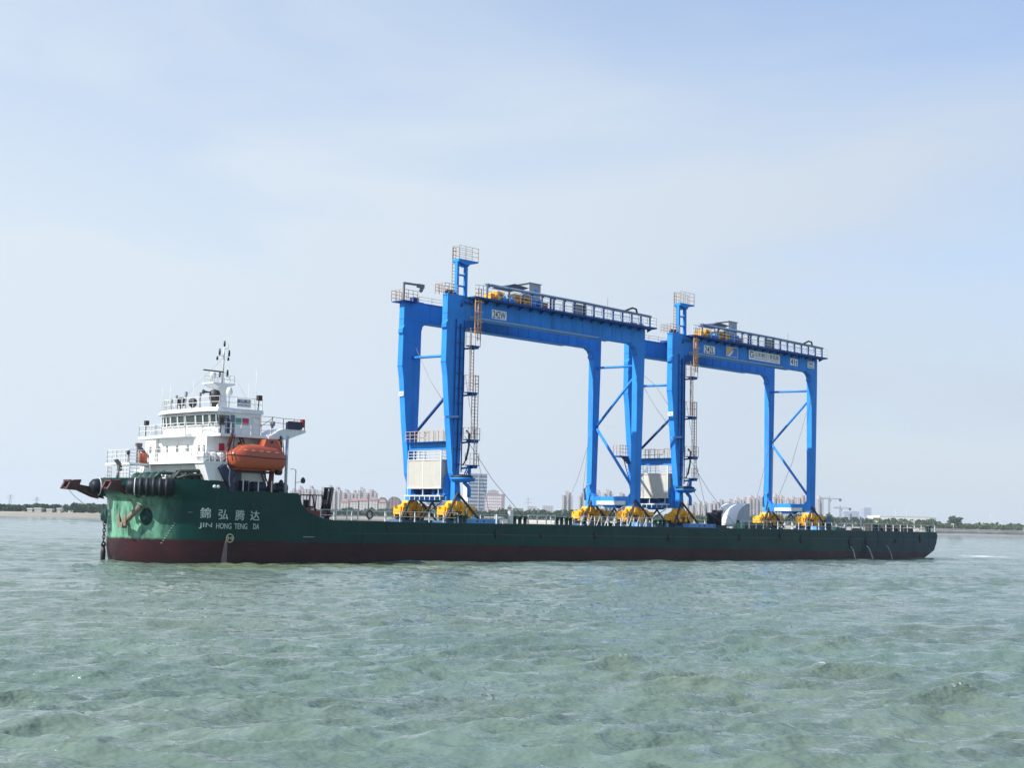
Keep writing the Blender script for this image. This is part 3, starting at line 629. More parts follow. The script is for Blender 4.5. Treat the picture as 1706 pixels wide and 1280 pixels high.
# main deck rails, port and starboard
def deck_rail(a, b, y=.3, step=1.5, h=.85):
    m = MB(); railing(m, [(a, y, 3.33), (b, y, 3.33)], h, 2, step, .022, .04); ship.part('deck_railing', m, WHITE2)
for a, b, st in ((-14.2, -12.7, 1.5), (-11.6, -9.4, 1.1), (-9.3, .3, 1.55), (8.9, 12.4, 1.1), (15, 26.3, .95), (41.0, 58.5, 1.35), (60.5, 64.7, 1.8), (65.3, 82.2, 1.7)): deck_rail(a, b, .3, st)
for a, b in ((-10, 8), (12, 40), (44, 82)): deck_rail(a, b, BEAM - .3, 2.0)
m = MB()
for k in range(9):
    x = 16 + k * 1.15; m.beam((x, .5, 3.33), (x + .25, .3, 4.25), .07)
for x in (5.0, 6.6, 42.5, 61.5, 67.2): m.beam((x, .35, 3.3), (x, .35, 4.15), .12)
m.beam((5.8, .35, 3.3), (5.65, .35, 3.95), .1); m.box(6.55, 6.95, .25, .55, 3.3, 4.5); m.beam((65.0, .5, 3.3), (65.0, .5, 5.0), .16)
ship.part('white_stanchion', m, WHITE2)
def bollards(xs, y=.42, h=.85):
    for x in xs:
        m = MB(); m.lathe([(0, 3.2), (.22, 3.2), (.2, 3.3), (.17, 3.35), (.17, 3.2 + h - .12), (.24, 3.2 + h - .1), (.24, 3.2 + h), (0, 3.2 + h)], (x, y, 0), 'z', 12); ship.part('bollard', m, DGREEN)
bollards((.2, .75, 1.25, 7.3, 7.95, 8.6, 12.75, 13.4, 14.05, 14.6, 26.9, 27.7, 28.3, 57.6, 58.1, 68.2, 68.9, 80.4, 81.0))
m = MB(); m.prism([(59.0, 3.3), (61.2, 3.3), (61.0, 3.62), (59.3, 3.66)], .15, 1.0, 'y'); m.prism([(63.3, 3.3), (65.0, 3.3), (64.6, 3.6), (63.7, 3.62)], .15, .8, 'y'); ship.part('fairlead', m, DGREEN)
# low clutter on deck toward the stern
m = MB()
for x, y, w_, h_ in ((69.8, 2.0, .9, .9), (72.0, 2.4, .5, .7), (73.1, 2.0, .7, .95), (75.5, 2.6, .5, .8), (76.6, 2.2, .4, .9), (79.0, 2.5, 1.1, .6)):
    m.cbox(x - w_, x + w_, y - .4, y + .4, 3.14, 3.14 + h_, .1)
ship.part('deck_hatch', m, mat('deck_gear_brown', (.045, .04, .04), .6, var=.3))
m = MB(); m.lathe([(0, 0), (.75, 0), (.75, .1), (.3, .1), (.3, .9), (.75, .9), (.75, 1.0), (0, 1.0)], (60.6, 2.0, 4.2), 'y', 20); m.box(59.8, 61.4, 1.9, 3.1, 3.14, 3.7); ship.part('stern_winch', m, mat('winch_grey_blue', (.08, .13, .17), .5, var=.3))
m = MB(); m.box(29.0, 41.0, 2.2, 9.5, 3.14, 3.62); ship.part('hatch_coaming', m, mat('coaming', (.02, .05, .06), .6, var=.3))
m = MB(); m.box(42.9, 46.6, 1.2, 2.4, 3.14, 3.95); ship.part('deck_locker', m, DGREEN)

# ------------------------------------------------------------------ the cranes
SHIFT = 31.4
YN, YF = 2.5, 8.5
def build_crane():
    T = Thing('gantry_crane', '', 'crane', (13.5, 5.85, 3.33), 'blue gantry cranes on the ship')
    out_l = [(.47, 23.62), (.47, 21.9), (.42, 17.5), (.62, 16.4), (1.0, 12.5), (1.42, 9.1), (1.56, 7.7), (1.86, 6.9), (1.86, 5.25)]
    in_l = [(2.62, 5.25), (2.52, 6.2), (2.36, 7.6), (2.5, 11.4), (2.58, 16.7), (2.6, 20.9), (2.75, 21.35), (3.25, 21.74), (3.25, 22.3), (2.8, 23.62)]
    out_r = [(25.35, 21.74), (25.85, 21.5), (26.2, 21.1), (26.3, 20.4), (26.28, 11), (26.2, 6.4), (26.0, 5.25)]
    in_r = [(27.0, 5.25), (27.0, 6.3), (27.15, 11.2), (27.42, 20.2), (27.46, 23.3), (26.0, 23.3), (25.35, 22.0)]
    for y in (YN, YF):
        for pts in (out_l + in_l, out_r + in_r):
            m = MB(); m.prism(pts, y, y + .68, 'y')
            x = pts[1][0] if pts[0][0] < 5 else 26.2
            if pts[0][0] < 5: m.prism([(x - .02, 20.35), (x - .22, 20.55), (x - .22, 20.9), (x + .02, 21.25)], y - .12, y + .5, 'y'); m.box(x - .03, x + 2.3, y - .02, y + .7, 21.85, 21.88); m.box(.38, 2.6, y - .015, y + .695, 17.5, 17.53)
            else: m.prism([(x + .1, 20.6), (x - .18, 20.75), (x - .12, 21.1), (x - .3, 21.35), (x + .2, 21.6)], y + .05, y + .62, 'y')
            T.part('leg', m, BLUE)
        g = MB(); g.box(2.5, 27.45, y + .03, y + 1.0, 21.78, 23.48)
        g.box(3.0, 22.5, y - .12, y + 1.1, 21.70, 21.775); g.box(2.2, 27.9, y - .06, y + 1.1, 23.485, 23.56)
        for k in range(17): xx = 3.6 + k * 1.45; g.box(xx - .02, xx + .02, y + .0, y + .03, 21.8, 23.45)
        T.part('girder', g, BLUE)
    g = MB(); g.box(3.0, 20.2, YN - .22, YN - .12, 21.69, 21.81); T.part('cable_tray', g, mat('tray_grey_blue', (.22, .34, .50), .5))
    g = MB(); g.prism([(2.9, 23.57), (28.2, 23.57), (28.25, 23.45), (27.9, 23.36), (2.9, 23.42)], YN - .95, YN - .06, 'y')
    for k in range(18): xx = 3.6 + k * 1.42; g.prism([(YN - .9, 23.44), (YN - .02, 23.44), (YN - .02, 23.1)], xx - .03, xx + .03, 'x')
    T.part('walkway', g, NAVY)
    # sill beams and cross beams
    g = MB(); g.box(1.5, 2.45, YN + .69, YF - .01, 5.28, 5.75)
    for a, b in ((YN + .69, 1), (YF - .01, -1)): g.prism([(a, 5.76), (a + b * 1.25, 5.76), (a + b * .55, 6.3), (a, 7.6)], 1.35, 2.3, 'x')
    T.part('sill_beam', g, BLUE)
    g = MB(); g.box(26.1, 26.95, YN + .69, YF - .01, 5.35, 6.3)
    for a, b in ((YN + .69, 1), (YF - .01, -1)): g.prism([(a, 6.31), (a + b * .35, 6.31), (a, 6.7)], 26.25, 26.85, 'x')
    T.part('sill_beam', g, BLUE)
    g = MB(); g.box(25.98, 26.05, YN + 1.1, YF - 1.0, 5.45, 5.85); T.part('sill_panel', g, mat('pale_panel', (.60, .66, .68), .5, streak=((.3, .3, .3), .4, 2)))
    g = MB(); g.tube([(25.7, YF + .3, 5.9), (25.5, YF + .3, 7.0), (25.9, YF + .2, 7.5), (26.2, YF, 7.5)], .12, 8); T.part('sill_pipe', g, LBLUE)
    g = MB(); g.box(1.5, 2.3, YN + .69, YF - .01, 9.82, 10.45); T.part('cross_beam', g, BLUE)
    g = MB(); g.box(.95, 1.5, YN + .75, YF - .1, 10.44, 10.5); T.part('cross_walkway', g, NAVY)
    g = MB(); railing(g, [(1.0, YN + .75, 10.5), (1.0, YF - .1, 10.5)], .95, 3, .62, .02, .028); railing(g, [(2.3, YN + .75, 10.5), (2.3, YF - .1, 10.5)], .95, 2, 1.2, .02, .026); T.part('cross_railing', g, mat('cream_rail', (.46, .33, .20), .5))
    # bracing
    def br(n, p, q, w, m=BLUE): g = MB(); g.tube([p, q], w, 8); T.part(n, g, m)
    br('strut', (1.7, YN + .68, 18.2), (1.7, YF, 18.35), .13); br('brace', (1.7, YN + .68, 15.05), (1.7, YF, 10.9), .14, NAVY)
    br('strut', (26.7, YN + .68, 19.6), (26.8, YF, 19.75), .13); br('brace', (26.6, YN + .68, 18.4), (26.9, YF, 13.6), .14); br('brace', (26.5, YN + .68, 7.3), (26.9, YF, 13.4), .15)
    # electrical house hung on the forward sill
    c = MB(); c.box(.98, 3.05, 3.55, 7.85, 6.4, 8.82); c.box(.88, 3.1, 3.5, 7.9, 8.82, 8.9); c.box(.88, 3.1, 3.5, 7.9, 6.3, 6.4)
    for y in (3.5, 5.72, 7.83): c.box(.90, .98, y, y + .07, 6.4, 8.82)
    n_ = 27
    for k in range(n_):
        y = 3.62 + k * (4.2 / n_); c.prism([(y, .975), (y + .03, .925), (y + .08, .925), (y + .11, .975)], 6.42, 8.8, 'z') if False else c.add([(.98, y, 6.42), (.92, y + .035, 6.42), (.92, y + .09, 6.42), (.98, y + .125, 6.42), (.98, y, 8.8), (.92, y + .035, 8.8), (.92, y + .09, 8.8), (.98, y + .125, 8.8)], [(0, 1, 5, 4), (1, 2, 6, 5), (2, 3, 7, 6), (4, 5, 6, 7), (3, 2, 1, 0)])
    eh = T.part('electrical_house', c, CONT)
    g = MB(); g.box(1.25, 1.6, 3.46, 3.5, 7.2, 7.5); g.box(1.9, 2.8, 3.47, 3.5, 6.6, 8.4); T.part('house_door', g, mat('pale_grey_panel', (.5, .53, .55), .5), parent=eh)
    g = MB(); railing(g, [(3.0, 3.55, 8.9), (.95, 3.55, 8.9), (.95, 7.85, 8.9), (3.0, 7.85, 8.9)], .8, 3, .75, .018, .024); g.box(.9, 1.0, 3.3, 3.45, 6.3, 9.7); T.part('house_railing', g, WHITE2, parent=eh)
    g = MB(); g.box(.95, 1.4, 3.4, 8.3, 5.6, 5.72)
    for k in range(3): y = 3.7 + k * 2.1; g.box(1.0, 1.06, y, y + .06, 5.72, 6.3)
    railing(g, [(.95, 3.4, 5.3), (.95, 8.2, 5.3)], .35, 1, .7, .02, .03)
    T.part('sill_catwalk', g, mat('pale_panel', (.6, .66, .68)))
    g = MB()
    for y in (3.6, 4.6, 6.0, 7.4): g.box(1.3, 2.9, y, y + .35, 5.78, 6.28)
    T.part('hanger_frame', g, NAVY)
    # ladder tower with lookout
    g = MB(); 
    for x, w_ in ((1.5, .24), (2.56, .22)): g.box(x, x + w_, YN, YN + .34, 23.6, 26.62)
    for z in (24.4, 25.4, 26.25): g.box(1.74, 2.56, YN + .03, YN + .3, z, z + .11)
    g.prism([(1.55, 26.62), (2.75, 26.3), (3.0, 26.62), (3.9, 26.75), (3.95, 26.88), (1.55, 26.88)], YN - .15, YN + .75, 'y')
    tw = T.part('ladder_tower', g, BLUE)
    g = MB(); railing(g, [(1.6, YN - .12, 26.88), (3.9, YN - .12, 26.88), (3.9, YN + .72, 26.88), (1.6, YN + .72, 26.88), (1.6, YN - .12, 26.88)], 1.2, 3, .7, .014, .022); T.part('lookout_railing', g, mat('cream_rail', (.72, .6, .42)), parent=tw)
    g = MB(); ladder(g, 1.55, 1.95, YN + .75, 23.6, 28.0, .3, .025); T.part('tower_ladder', g, RAIL, parent=tw)
    g = MB(); railing(g, [(1.5, YN - .1, 23.62), (0, YN - .1, 23.62), (0, YN + 1.2, 23.62), (1.5, YN + 1.2, 23.62)], .85, 3, .5, .018, .024); railing(g, [(0.0, YF - .4, 23.5), (-.1, YF + 1.2, 23.5), (1.7, YF + 1.2, 23.5)], 1.0, 3, .55, .018, .024); railing(g, [(2.2, YF, 23.56), (27.5, YF, 23.56)], .55, 2, 1.6, .014, .02)
    railing(g, [(0, YF - .4, 23.5), (1.7, YF - .4, 23.5)], 1.0, 3, .55, .018, .024)
    T.part('leg_top_railing', g, RAIL)
    g = MB(); g.box(-.05, 1.7, YF - .45, YF + 1.2, 23.42, 23.5); g.box(1.5, 2.1, YF - .05, YF + .5, 23.6, 24.0); T.part('leg_top_platform', g, NAVY)
    g = MB(); g.beam((.35, YF, 23.5), (.35, YF, 25.15), .16); g.beam((.28, YF, 25.15), (2.55, YF, 25.2), .18); g.box(1.95, 2.75, YF - .12, YF + .12, 24.95, 25.3); g.beam((2.55, YF, 25.0), (2.35, YF, 24.6), .26); T.part('lamp_arm', g, mat('lamp_arm_grey', (.17, .17, .19), .5))
    g = MB(); g.lathe([(0, 0), (.25, 0), (.28, .2), (.1, .35), (0, .35)], (.7, YN + .3, 23.62), 'z', 10); g.box(1.0, 1.3, YN + .1, YN + .5, 23.62, 24.0); T.part('sheave', g, DARK)
    # conduit and white guard rails along the top
    g = MB(); g.tube([(4.5, YN - .75, 24.82), (17.5, YN - .75, 24.78), (27.35, YN - .75, 24.62)], .14, 8); g.box(4.5, 17.6, YN - .7, YN - .4, 24.86, 24.92); T.part('cable_conduit', g, mat('conduit_grey_blue', (.16, .22, .34), .4, .2))
    g = MB()
    for x in [4.55, 7.3, 10.2, 11.6, 12.75] + [13.2 + k * 1.41 for k in range(11)]: g.beam((x, YN - .75, 23.55), (x, YN - .75, 24.7), .13); g.beam((x, YN - .75, 24.45), (x + .28, YN - .75, 24.7), .08)
    T.part('conduit_post', g, NAVY)
    g = MB(); railing(g, [(4.5, YN - .85, 23.57), (28.2, YN - .85, 23.57), (28.2, YN + .9, 23.57)], .95, 3, 1.41, .02, .022); railing(g, [(14, YN + .9, 23.57), (28.2, YN + .9, 23.57)], .95, 2, .9, .018, .022); railing(g, [(3.2, YN - .5, 23.57), (4.5, YN - .85, 23.57)], 1.1, 3, .5); T.part('walkway_railing', g, WHITE2)
    g = MB(); g.box(16.2, 18.0, YN - .55, YN - .3, 23.62, 24.6); T.part('control_cabinet', g, GREY)
    g = MB(); g.beam((22.4, 3.2, 23.5), (22.45, 3.2, 26.1), .04); T.part('lightning_rod', g, GREY)
    g = MB(); g.tube([(23.4, YN - .75, 24.75), (24.6, YN - .7, 25.2), (25.2, YN - .7, 25.15), (25.35, YN - .7, 24.7)], .1, 8); T.part('cable_bend', g, DARK)
    # trolley and hoist on top of the girders
    g = MB(); g.box(6.4, 14.2, YN + .2, YF + .6, 23.62, 23.85); tr = T.part('trolley_frame', g, NAVY)
    g = MB()
    for x, w_, h_ in ((6.7, .75, .65), (7.55, .9, .95), (9.8, .9, 1.0), (11.0, .85, .85)):
        g.box(x, x + .12, 3.6, 4.6, 23.86, 23.9 + h_); g.box(x + w_ - .12, x + w_, 3.6, 4.6, 23.86, 23.9 + h_); g.box(x + .13, x + w_ - .13, 3.7, 4.5, 23.9 + h_ - .14, 23.9 + h_); g.lathe([(0, -.4), (.24, -.4), (.24, .4), (0, .4)], (x + w_ / 2, 4.1, 24.2), 'y', 10)
    T.part('hoist_guard', g, YEL, parent=tr)
    g = MB(); 
    for x in (8.2, 8.9, 9.3): g.prism([(x, 23.86), (x + .5, 23.86), (x + .35, 24.5), (x + .15, 24.5)], 3.5, 5.5, 'y')
    for x in (11.95, 12.3, 13.1): g.box(x, x + .3, 3.5, 5.0, 23.86, 24.75)
    T.part('hoist_drive', g, mat('bright_blue_gear', (.03, .28, .72), .4), parent=tr)
    g = MB(); g.lathe([(0, -1), (.4, -1), (.4, 1), (0, 1)], (13.4, 5.3, 24.3), 'y', 14); g.box(13.3, 14.1, 3.4, 4.2, 23.86, 24.5); T.part('hoist_motor', g, mat('reddish_primer', (.35, .10, .06), .5), parent=tr)
    g = MB(); g.prism([(8.6, 25.45), (9.6, 25.78), (11.5, 25.62), (10.9, 25.40)], 3.4, 5.6, 'y')
    for x in (9.1, 10.9): g.beam((x, 3.6, 23.86), (x, 3.6, 25.5), .08)
    T.part('hoist_canopy', g, mat('canopy_navy', (.035, .055, .10), .4), parent=tr)
    g = MB(); g.box(12.0, 13.55, 3.9, 5.6, 24.5, 26.25); g.box(11.85, 13.65, 3.8, 5.7, 26.25, 26.31); g.beam((11.0, 3.9, 25.2), (12.6, 3.8, 25.5), .16); cb = T.part('hoist_cabinet', g, mat('cabinet_grey', (.34, .37, .40), .5), parent=tr)
    g = MB(); g.prism([(12.5, 25.05), (13.2, 25.05), (13.0, 25.7), (12.75, 25.7)], 3.83, 3.89, 'y'); g.tube([(11.0, 3.7, 24.95), (12.2, 3.75, 25.35), (12.9, 3.8, 25.45)], .08, 6); T.part('floodlight_bracket', g, mat('bright_blue_gear', (.03, .28, .72)), parent=tr)
    # ladders down the port face of the forward leg
    g = MB(); ladder(g, 1.45, 2.45, YN - .12, 7.8, 21.4, 1.35, .04); g.beam((1.95, YN - .1, 7.6), (2.0, YN - .1, 21), .16, .05); g.tube([(2.05, YN - .1, 22.6), (2.05, YN - .25, 23.1), (3.2, YN - .25, 22.9)], .1, 8); T.part('cable_guide', g, NAVY)
    g = MB(); g.beam((.35, YN - .12, 12.55), (1.9, YN - .12, 12.7), .2); T.part('jacking_lug', g, LBLUE)
    g = MB(); ladder(g, 3.12, 3.5, 1.75, 20.2, 23.9, .35, .03); ladder(g, 3.6, 3.95, 1.9, 19.6, 24.4, .35, .03)
    for z in (20.4, 21.3, 22.2, 23.1): g.beam((3.1, 1.6, z), (3.95, 1.6, z), .06)
    T.part('access_ladder', g, YRAIL)
    rl = MB()
    for x0, x1, z in ((2.55, 3.95, 19.05), (2.45, 3.85, 14.85), (2.5, 4.15, 10.65), (2.8, 4.1, 8.38)):
        pf = MB(); x0 += .12; x1 -= .12; pf.box(x0, x1, 1.72, 2.45, z, z + .08); pf.beam((2.45, 2.3, z - .25), (3.4, 2.0, z - .1), .16); pf.box(x0 + .3, x1 - .3, 1.6, 2.3, z - .22, z - .02); T.part('landing', pf, NAVY)
        railing(rl, [(x0, 2.4, z + .1), (x0, 1.76, z + .1), (x1, 1.76, z + .1), (x1, 2.4, z + .1)], 1.0 if z < 14 else 1.5, 2, .5, .013, .019)
    ladder(rl, 2.85, 3.2, 1.9, 15.0, 19.1, .3, .028); ladder(rl, 3.1, 3.45, 1.9, 10.8, 14.9, .3, .028); ladder(rl, 3.45, 3.8, 1.85, 8.4, 16.5, .3, .024); ladder(rl, 2.6, 2.8, 1.8, 15, 20.4, .35, .02)
    T.part('caged_ladder', rl, RAIL)
    g = MB(); g.tube([(2.7, 2.1, 11.5), (3.0, 2.0, 11.2), (2.95, 2.0, 10.0), (2.75, 2.1, 8.9), (2.45, 2.2, 8.4)], .09, 8); T.part('hose', g, DARK)
    # cable reel dish and its pedestal
    g = MB(); g.lathe([(0, 6.88), (.6, 6.9), (1.0, 7.1), (1.15, 7.3), (1.05, 7.3), (.7, 7.12), (0, 7.1)], (2.5, 2.2, 0), 'z', 24); g.box(2.6, 3.7, 1.9, 2.6, 7.0, 7.2); T.part('reel_dish', g, BLUE)
    g = MB(); g.lathe([(.3, 7.12), (.95, 7.25), (1.02, 7.45), (.8, 7.55), (.3, 7.6)], (2.4, 2.2, 0), 'z', 20); T.part('coiled_cable', g, BLACK)
    g = MB(); g.beam((3.3, 2.2, 7.2), (3.3, 2.2, 8.35), .2); g.beam((2.6, 2.1, 7.6), (3.0, 2.1, 8.4), .08); g.beam((2.85, 2.1, 7.6), (3.25, 2.1, 8.4), .08)
    for k in range(4): g.beam((2.65 + k * .1, 2.1, 7.75 + k * .18), (2.9 + k * .1, 2.1, 7.75 + k * .18), .05)
    g.tube([(2.7, 2.2, 6.9), (3.25, 2.2, 6.5), (3.3, 2.2, 6.3), (3.3, 2.2, 5.6)], .17, 8); T.part('reel_bracket', g, BLUE)
    # bogies, braces and bearers under each corner
    for x, y, hl in ((2.15, YN + .35, 1.5), (2.15, YF + .35, 1.5), (26.2, YN + .35, 2.2), (26.2, YF + .35, 2.2)):
        g = MB(); g.prism([(x - .5, 5.26), (x + .5, 5.26), (x + .75, 4.9), (x + hl * .8, 4.75), (x + hl * .8, 4.5), (x - hl * .8, 4.5), (x - hl * .8, 4.75), (x - .75, 4.9)], y - .4, y + .4, 'y')
        g.prism([(x - .12, 5.2), (x + .12, 5.2), (x + .3, 4.7), (x - .3, 4.7)], y - .55, y - .4, 'y')
        for sg in (-1, 1):
            cx = x + sg * hl * .56
            g.prism([(cx - .62, 3.78), (cx - .68, 4.15), (cx - .52, 4.4), (cx - .56, 4.75), (cx - .44, 5.0), (cx - .16, 5.05), (cx - .12, 4.66), (cx + .12, 4.66), (cx + .16, 5.05), (cx + .44, 5.0), (cx + .56, 4.75), (cx + .52, 4.4), (cx + .68, 4.15), (cx + .62, 3.78), (cx + .34, 3.8), (cx + .3, 4.25), (cx + .16, 4.4), (cx - .16, 4.4), (cx - .3, 4.25), (cx - .34, 3.8)], y - .62, y - .5, 'y')
            for ya, yb in ((y - .44, y - .3), (y + .35, y + .5)):
                g.box(cx - .68, cx + .68, ya, yb, 4.42, 4.68)
                for q in (-.66, -.1, .46): g.box(cx + q, cx + q + .2, ya, yb, 3.8, 4.42)
            g.box(cx - .3, cx + .3, y - .3, y + .35, 4.45, 4.7); g.box(cx - .72, cx - .56, y - .5, y + .5, 4.0, 4.5); g.box(cx + .56, cx + .72, y - .5, y + .5, 4.0, 4.5)
            g.lathe([(0, 0), (.14, 0), (.14, .35), (0, .38)], (cx - .05, y - .35, 4.68), 'z', 8); g.lathe([(0, -.12), (.16, -.12), (.16, .12), (0, .12)], (cx + .32, y - .52, 4.62), 'y', 8)
            for q in (-.4, .4): g.lathe([(0, -.1), (.2, -.1), (.24, 0), (.2, .1), (0, .1)], (cx + q, y - .62, 4.0), 'y', 10); g.box(cx + q - .12, cx + q + .12, y - .75, y - .45, 4.6, 4.85)
        g.box(x + hl * .9, x + hl * .9 + .65, y - .6, y + .2, 4.45, 4.8); g.lathe([(0, 0), (.2, 0), (.2, .5), (0, .55)], (x + hl * .9, y - .3, 4.2), 'x', 10)
        if hl < 2:
            for k in range(7): g.beam((x - .9 + k * .28, y - .63, 4.9 - abs(k - 3) * .06), (x - 1.25 + k * .28, y - .63, 4.35), .06)
        bo = T.part('bogie', g, YEL)
        for sg in (-1, 1):
            for q in (-.2, .2):
                for yy in (y - .35, y + .4): g = MB(); g.lathe([(0, -.09), (.34, -.09), (.38, -.05), (.38, .05), (.34, .09), (0, .09)], (x + sg * hl * .56 + q, yy, 3.72), 'x', 14); T.part('wheel', g, DARK, parent=bo)
        g = MB()
        for sg in (-1, 1):
            for q in ((0,) if hl < 2 else (-.18, .18)):
                g = MB(); g.lathe([(0, 0), (.07, 0), (.07, .5), (0, .5)], (x + sg * hl * .56 + q, y - .7, 4.12), 'z', 8); T.part('buffer', g, WHITE2, parent=bo)
        g = MB()
        for sg in (-1, 1): g.box(x + sg * hl * .56 - .55, x + sg * hl * .56 + .55, y - .28, y + .33, 3.9, 4.4)
        g.box(x - .38, x + .38, y - .66, y - .62, 3.95, 4.35) if hl < 2 else g.box(x - .25, x + .25, y - .5, y - .42, 4.1, 4.45)
        T.part('bogie_opening', g, mat('rust_recess_shade', (.16, .04, .02), .7), parent=bo)  # solid rust-red blocks put recess shade into the bogie as colour
        g = MB(); a = (x, y - .42, 5.95)
        g.beam(a, (x - 1.95, y - 1.0, 3.5), .16); g.beam(a, (x + 2.3, y - 1.0, 3.5), .16); T.part('lashing_brace', g, DARK)
        g = MB(); g.box(x - 1.7, x + 2.2, y - .9, y + .9, 3.22, 3.5); g.box(x - 1.7, x + 2.2, y - .96, y - .90, 3.3, 3.46); bp_ = T.part('bearer', g, mat('bearer_grey_blue', (.05, .12, .22), .6, var=.3))
        if y < 4:
            g = MB(); g.box(x - .9 if x < 10 else x - 1.6, x + 3.6 if x < 10 else x + 3.2, .75, 1.55, 3.3, 3.72); bb = T.part('bearer_box', g, LBLUE)
            g = MB()
            for q in (.9, 1.7, 3.3): g.lathe([(0, -.02), (.09, -.02), (.09, .02), (0, .02)], (x + q, .74, 3.52), 'y', 10)
            T.part('bearer_hole', g, DARK, parent=bb)
    g = MB()
    for x in (2.0, 26.6): g.beam((x, 5.8, 5.3), (x, 4.2, 3.5), .14); g.beam((x, 5.4, 5.3), (x, 7.2, 3.5), .14); g.beam((x + .3, 4.6, 5.2), (x + .3, 7.8, 3.5), .06)
    T.part('sill_brace', g, DARK)
    g = MB(); g.prism([(4.6, 5.33), (6.9, 5.33), (6.4, 5.12), (5.1, 5.12)], 1.55, 2.4, 'x'); g.prism([(4.6, 5.4), (6.9, 5.4), (6.4, 5.12), (5.1, 5.12)], 26.15, 26.9, 'x'); T.part('sill_shoe', g, NAVY)
    return T
C1 = build_crane()
# lashing wires are thin: their own child each
def wire(T, pts, r=.025):
    g = MB(); g.tube(pts, r, 4); return T.part('guy_wire', g, WIRE)
for p in ([(2.6, 2.3, 16.5), (3.3, 1.5, 10), (4.6, .6, 3.4)], [(2.6, 2.2, 11), (5.5, 1.5, 7.2), (9.3, .6, 3.4)], [(26.4, 8.4, 19.7), (25.2, 8.3, 10), (24.2, 8.2, 3.4)], [(26.2, 8.4, 13.2), (23.4, 7.8, 8.0), (19.6, 6.8, 3.4)], [(1.4, 2.4, 12.6), (1.2, 5.4, 16.0), (1.7, 8.4, 19.6)]): wire(C1, p)
C2o = copy_tree(C1.o)
C2o.location = ship2w((13.5 + SHIFT, 5.85, 3.33))
C1.o['label'] = 'blue gantry crane nearer the white bridge, marked 242W on its girder'
C2o['label'] = 'blue gantry crane nearer the stern, marked 242L with a port company sign on its girder'
class T2: pass
C2 = Thing.__new__(Thing); C2.base = C1.base; C2.o = C2o; C2.frame = 'ship'
def plate(T, x0, x1, z0, z1, txt=None, m=INK, padx=.07, padz=.09, y=YN + .03, bold=.006):
    g = MB(); g.box(x0, x1, y - .04, y - .003, z0, z1); p = T.part('sign_plate', g, PLATE)
    if txt:
        w_ = (x1 - x0) * padx; h_ = (z1 - z0) * padz
        T.part('sign_lettering', fit_text(txt, x0 + w_, x1 - w_, z0 + h_, z1 - h_, y - .042, m, .006, bold), None, parent=p)
    return p
plate(C1, 5.87, 7.72, 21.98, 22.8, '242W')
plate(C2, 5.8, 7.7, 21.98, 22.82, '242L')
plate(C2, 21.9, 23.4, 22.2, 23.0, '41t')
plate(C2, 25.45, 26.8, 22.2, 23.0)
p = plate(C2, 13.9, 19.83, 22.1, 23.12)
g = MB()
g.v = []; pts = [(14.42 + .30 * math.cos(t), 22.66 + .32 * math.sin(t)) for t in [math.radians(35 + 290 * k / 16) for k in range(17)]]
for a, b in zip(pts[:-1], pts[1:]): g.beam((a[0], YN - .02, a[1]), (b[0], YN - .02, b[1]), .02, .09)
g.beam((14.45, YN - .02, 22.62), (14.75, YN - .02, 22.62), .02, .08); g.beam((14.72, YN - .02, 22.36), (14.72, YN - .02, 22.64), .02, .08); g.beam((14.1, YN - .02, 23.0), (14.75, YN - .02, 22.93), .02, .06)
C2.part('sign_emblem', g, INK, parent=p)
C2.part('sign_lettering', fit_text('山东港口', 15.0, 17.25, 22.5, 22.98, YN - .013, INK, .006, 0), None, parent=p)
C2.part('sign_lettering', fit_text('青岛港', 17.85, 19.55, 22.45, 22.98, YN - .013, INK, .006, 0), None, parent=p)
g = MB(); g.box(15.0, 17.3, YN - .025, YN - .012, 22.3, 22.35); g.box(17.9, 19.5, YN - .025, YN - .012, 22.27, 22.32); g.box(17.52, 17.56, YN - .025, YN - .012, 22.3, 22.95)
C2.part('sign_rule', g, INK, parent=p)
C2.part('sign_lettering', fit_text('SWL', 25.6, 26.65, 22.48, 22.92, YN - .013, INK, .006, 0), None)
g = MB(); g.box(25.6, 26.65, YN - .025, YN - .012, 22.28, 22.36); C2.part('sign_rule', g, INK)
# flag-like emblem: gold quarter against blue with a white curve and border
g = MB(); g.box(9.7, 11.8, YN - .02, YN + .0, 22.0, 23.1); fl = C2.part('emblem_panel', g, mat('emblem_blue', (.01, .16, .55), .4))
g = MB(); 
for a in ((9.7, 11.8, 22.0, 22.05), (9.7, 11.8, 23.05, 23.1), (9.7, 9.75, 22.05, 23.05), (11.75, 11.8, 22.05, 23.05)): g.box(a[0], a[1], YN - .035, YN - .021, a[2], a[3])
cv = [(9.98 + .85 * math.sin(t), 22.15 + .9 * (1 - math.cos(t))) for t in [math.radians(8 * k) for k in range(8)]]
g.prism([(9.95, 22.1), (10.35, 22.1), (10.75, 22.4), (11.0, 22.75), (10.75, 22.72), (10.35, 22.35)], YN - .035, YN - .021, 'y'); C2.part('emblem_border', g, PLATE, parent=fl)
g = MB(); g.prism([(9.78, 22.15), (9.78, 23.03), (10.75, 23.03), (11.05, 22.85), (10.7, 22.78), (10.3, 22.4), (9.95, 22.16)], YN - .033, YN - .021, 'y'); C2.part('emblem_gold', g, GOLD, parent=fl)
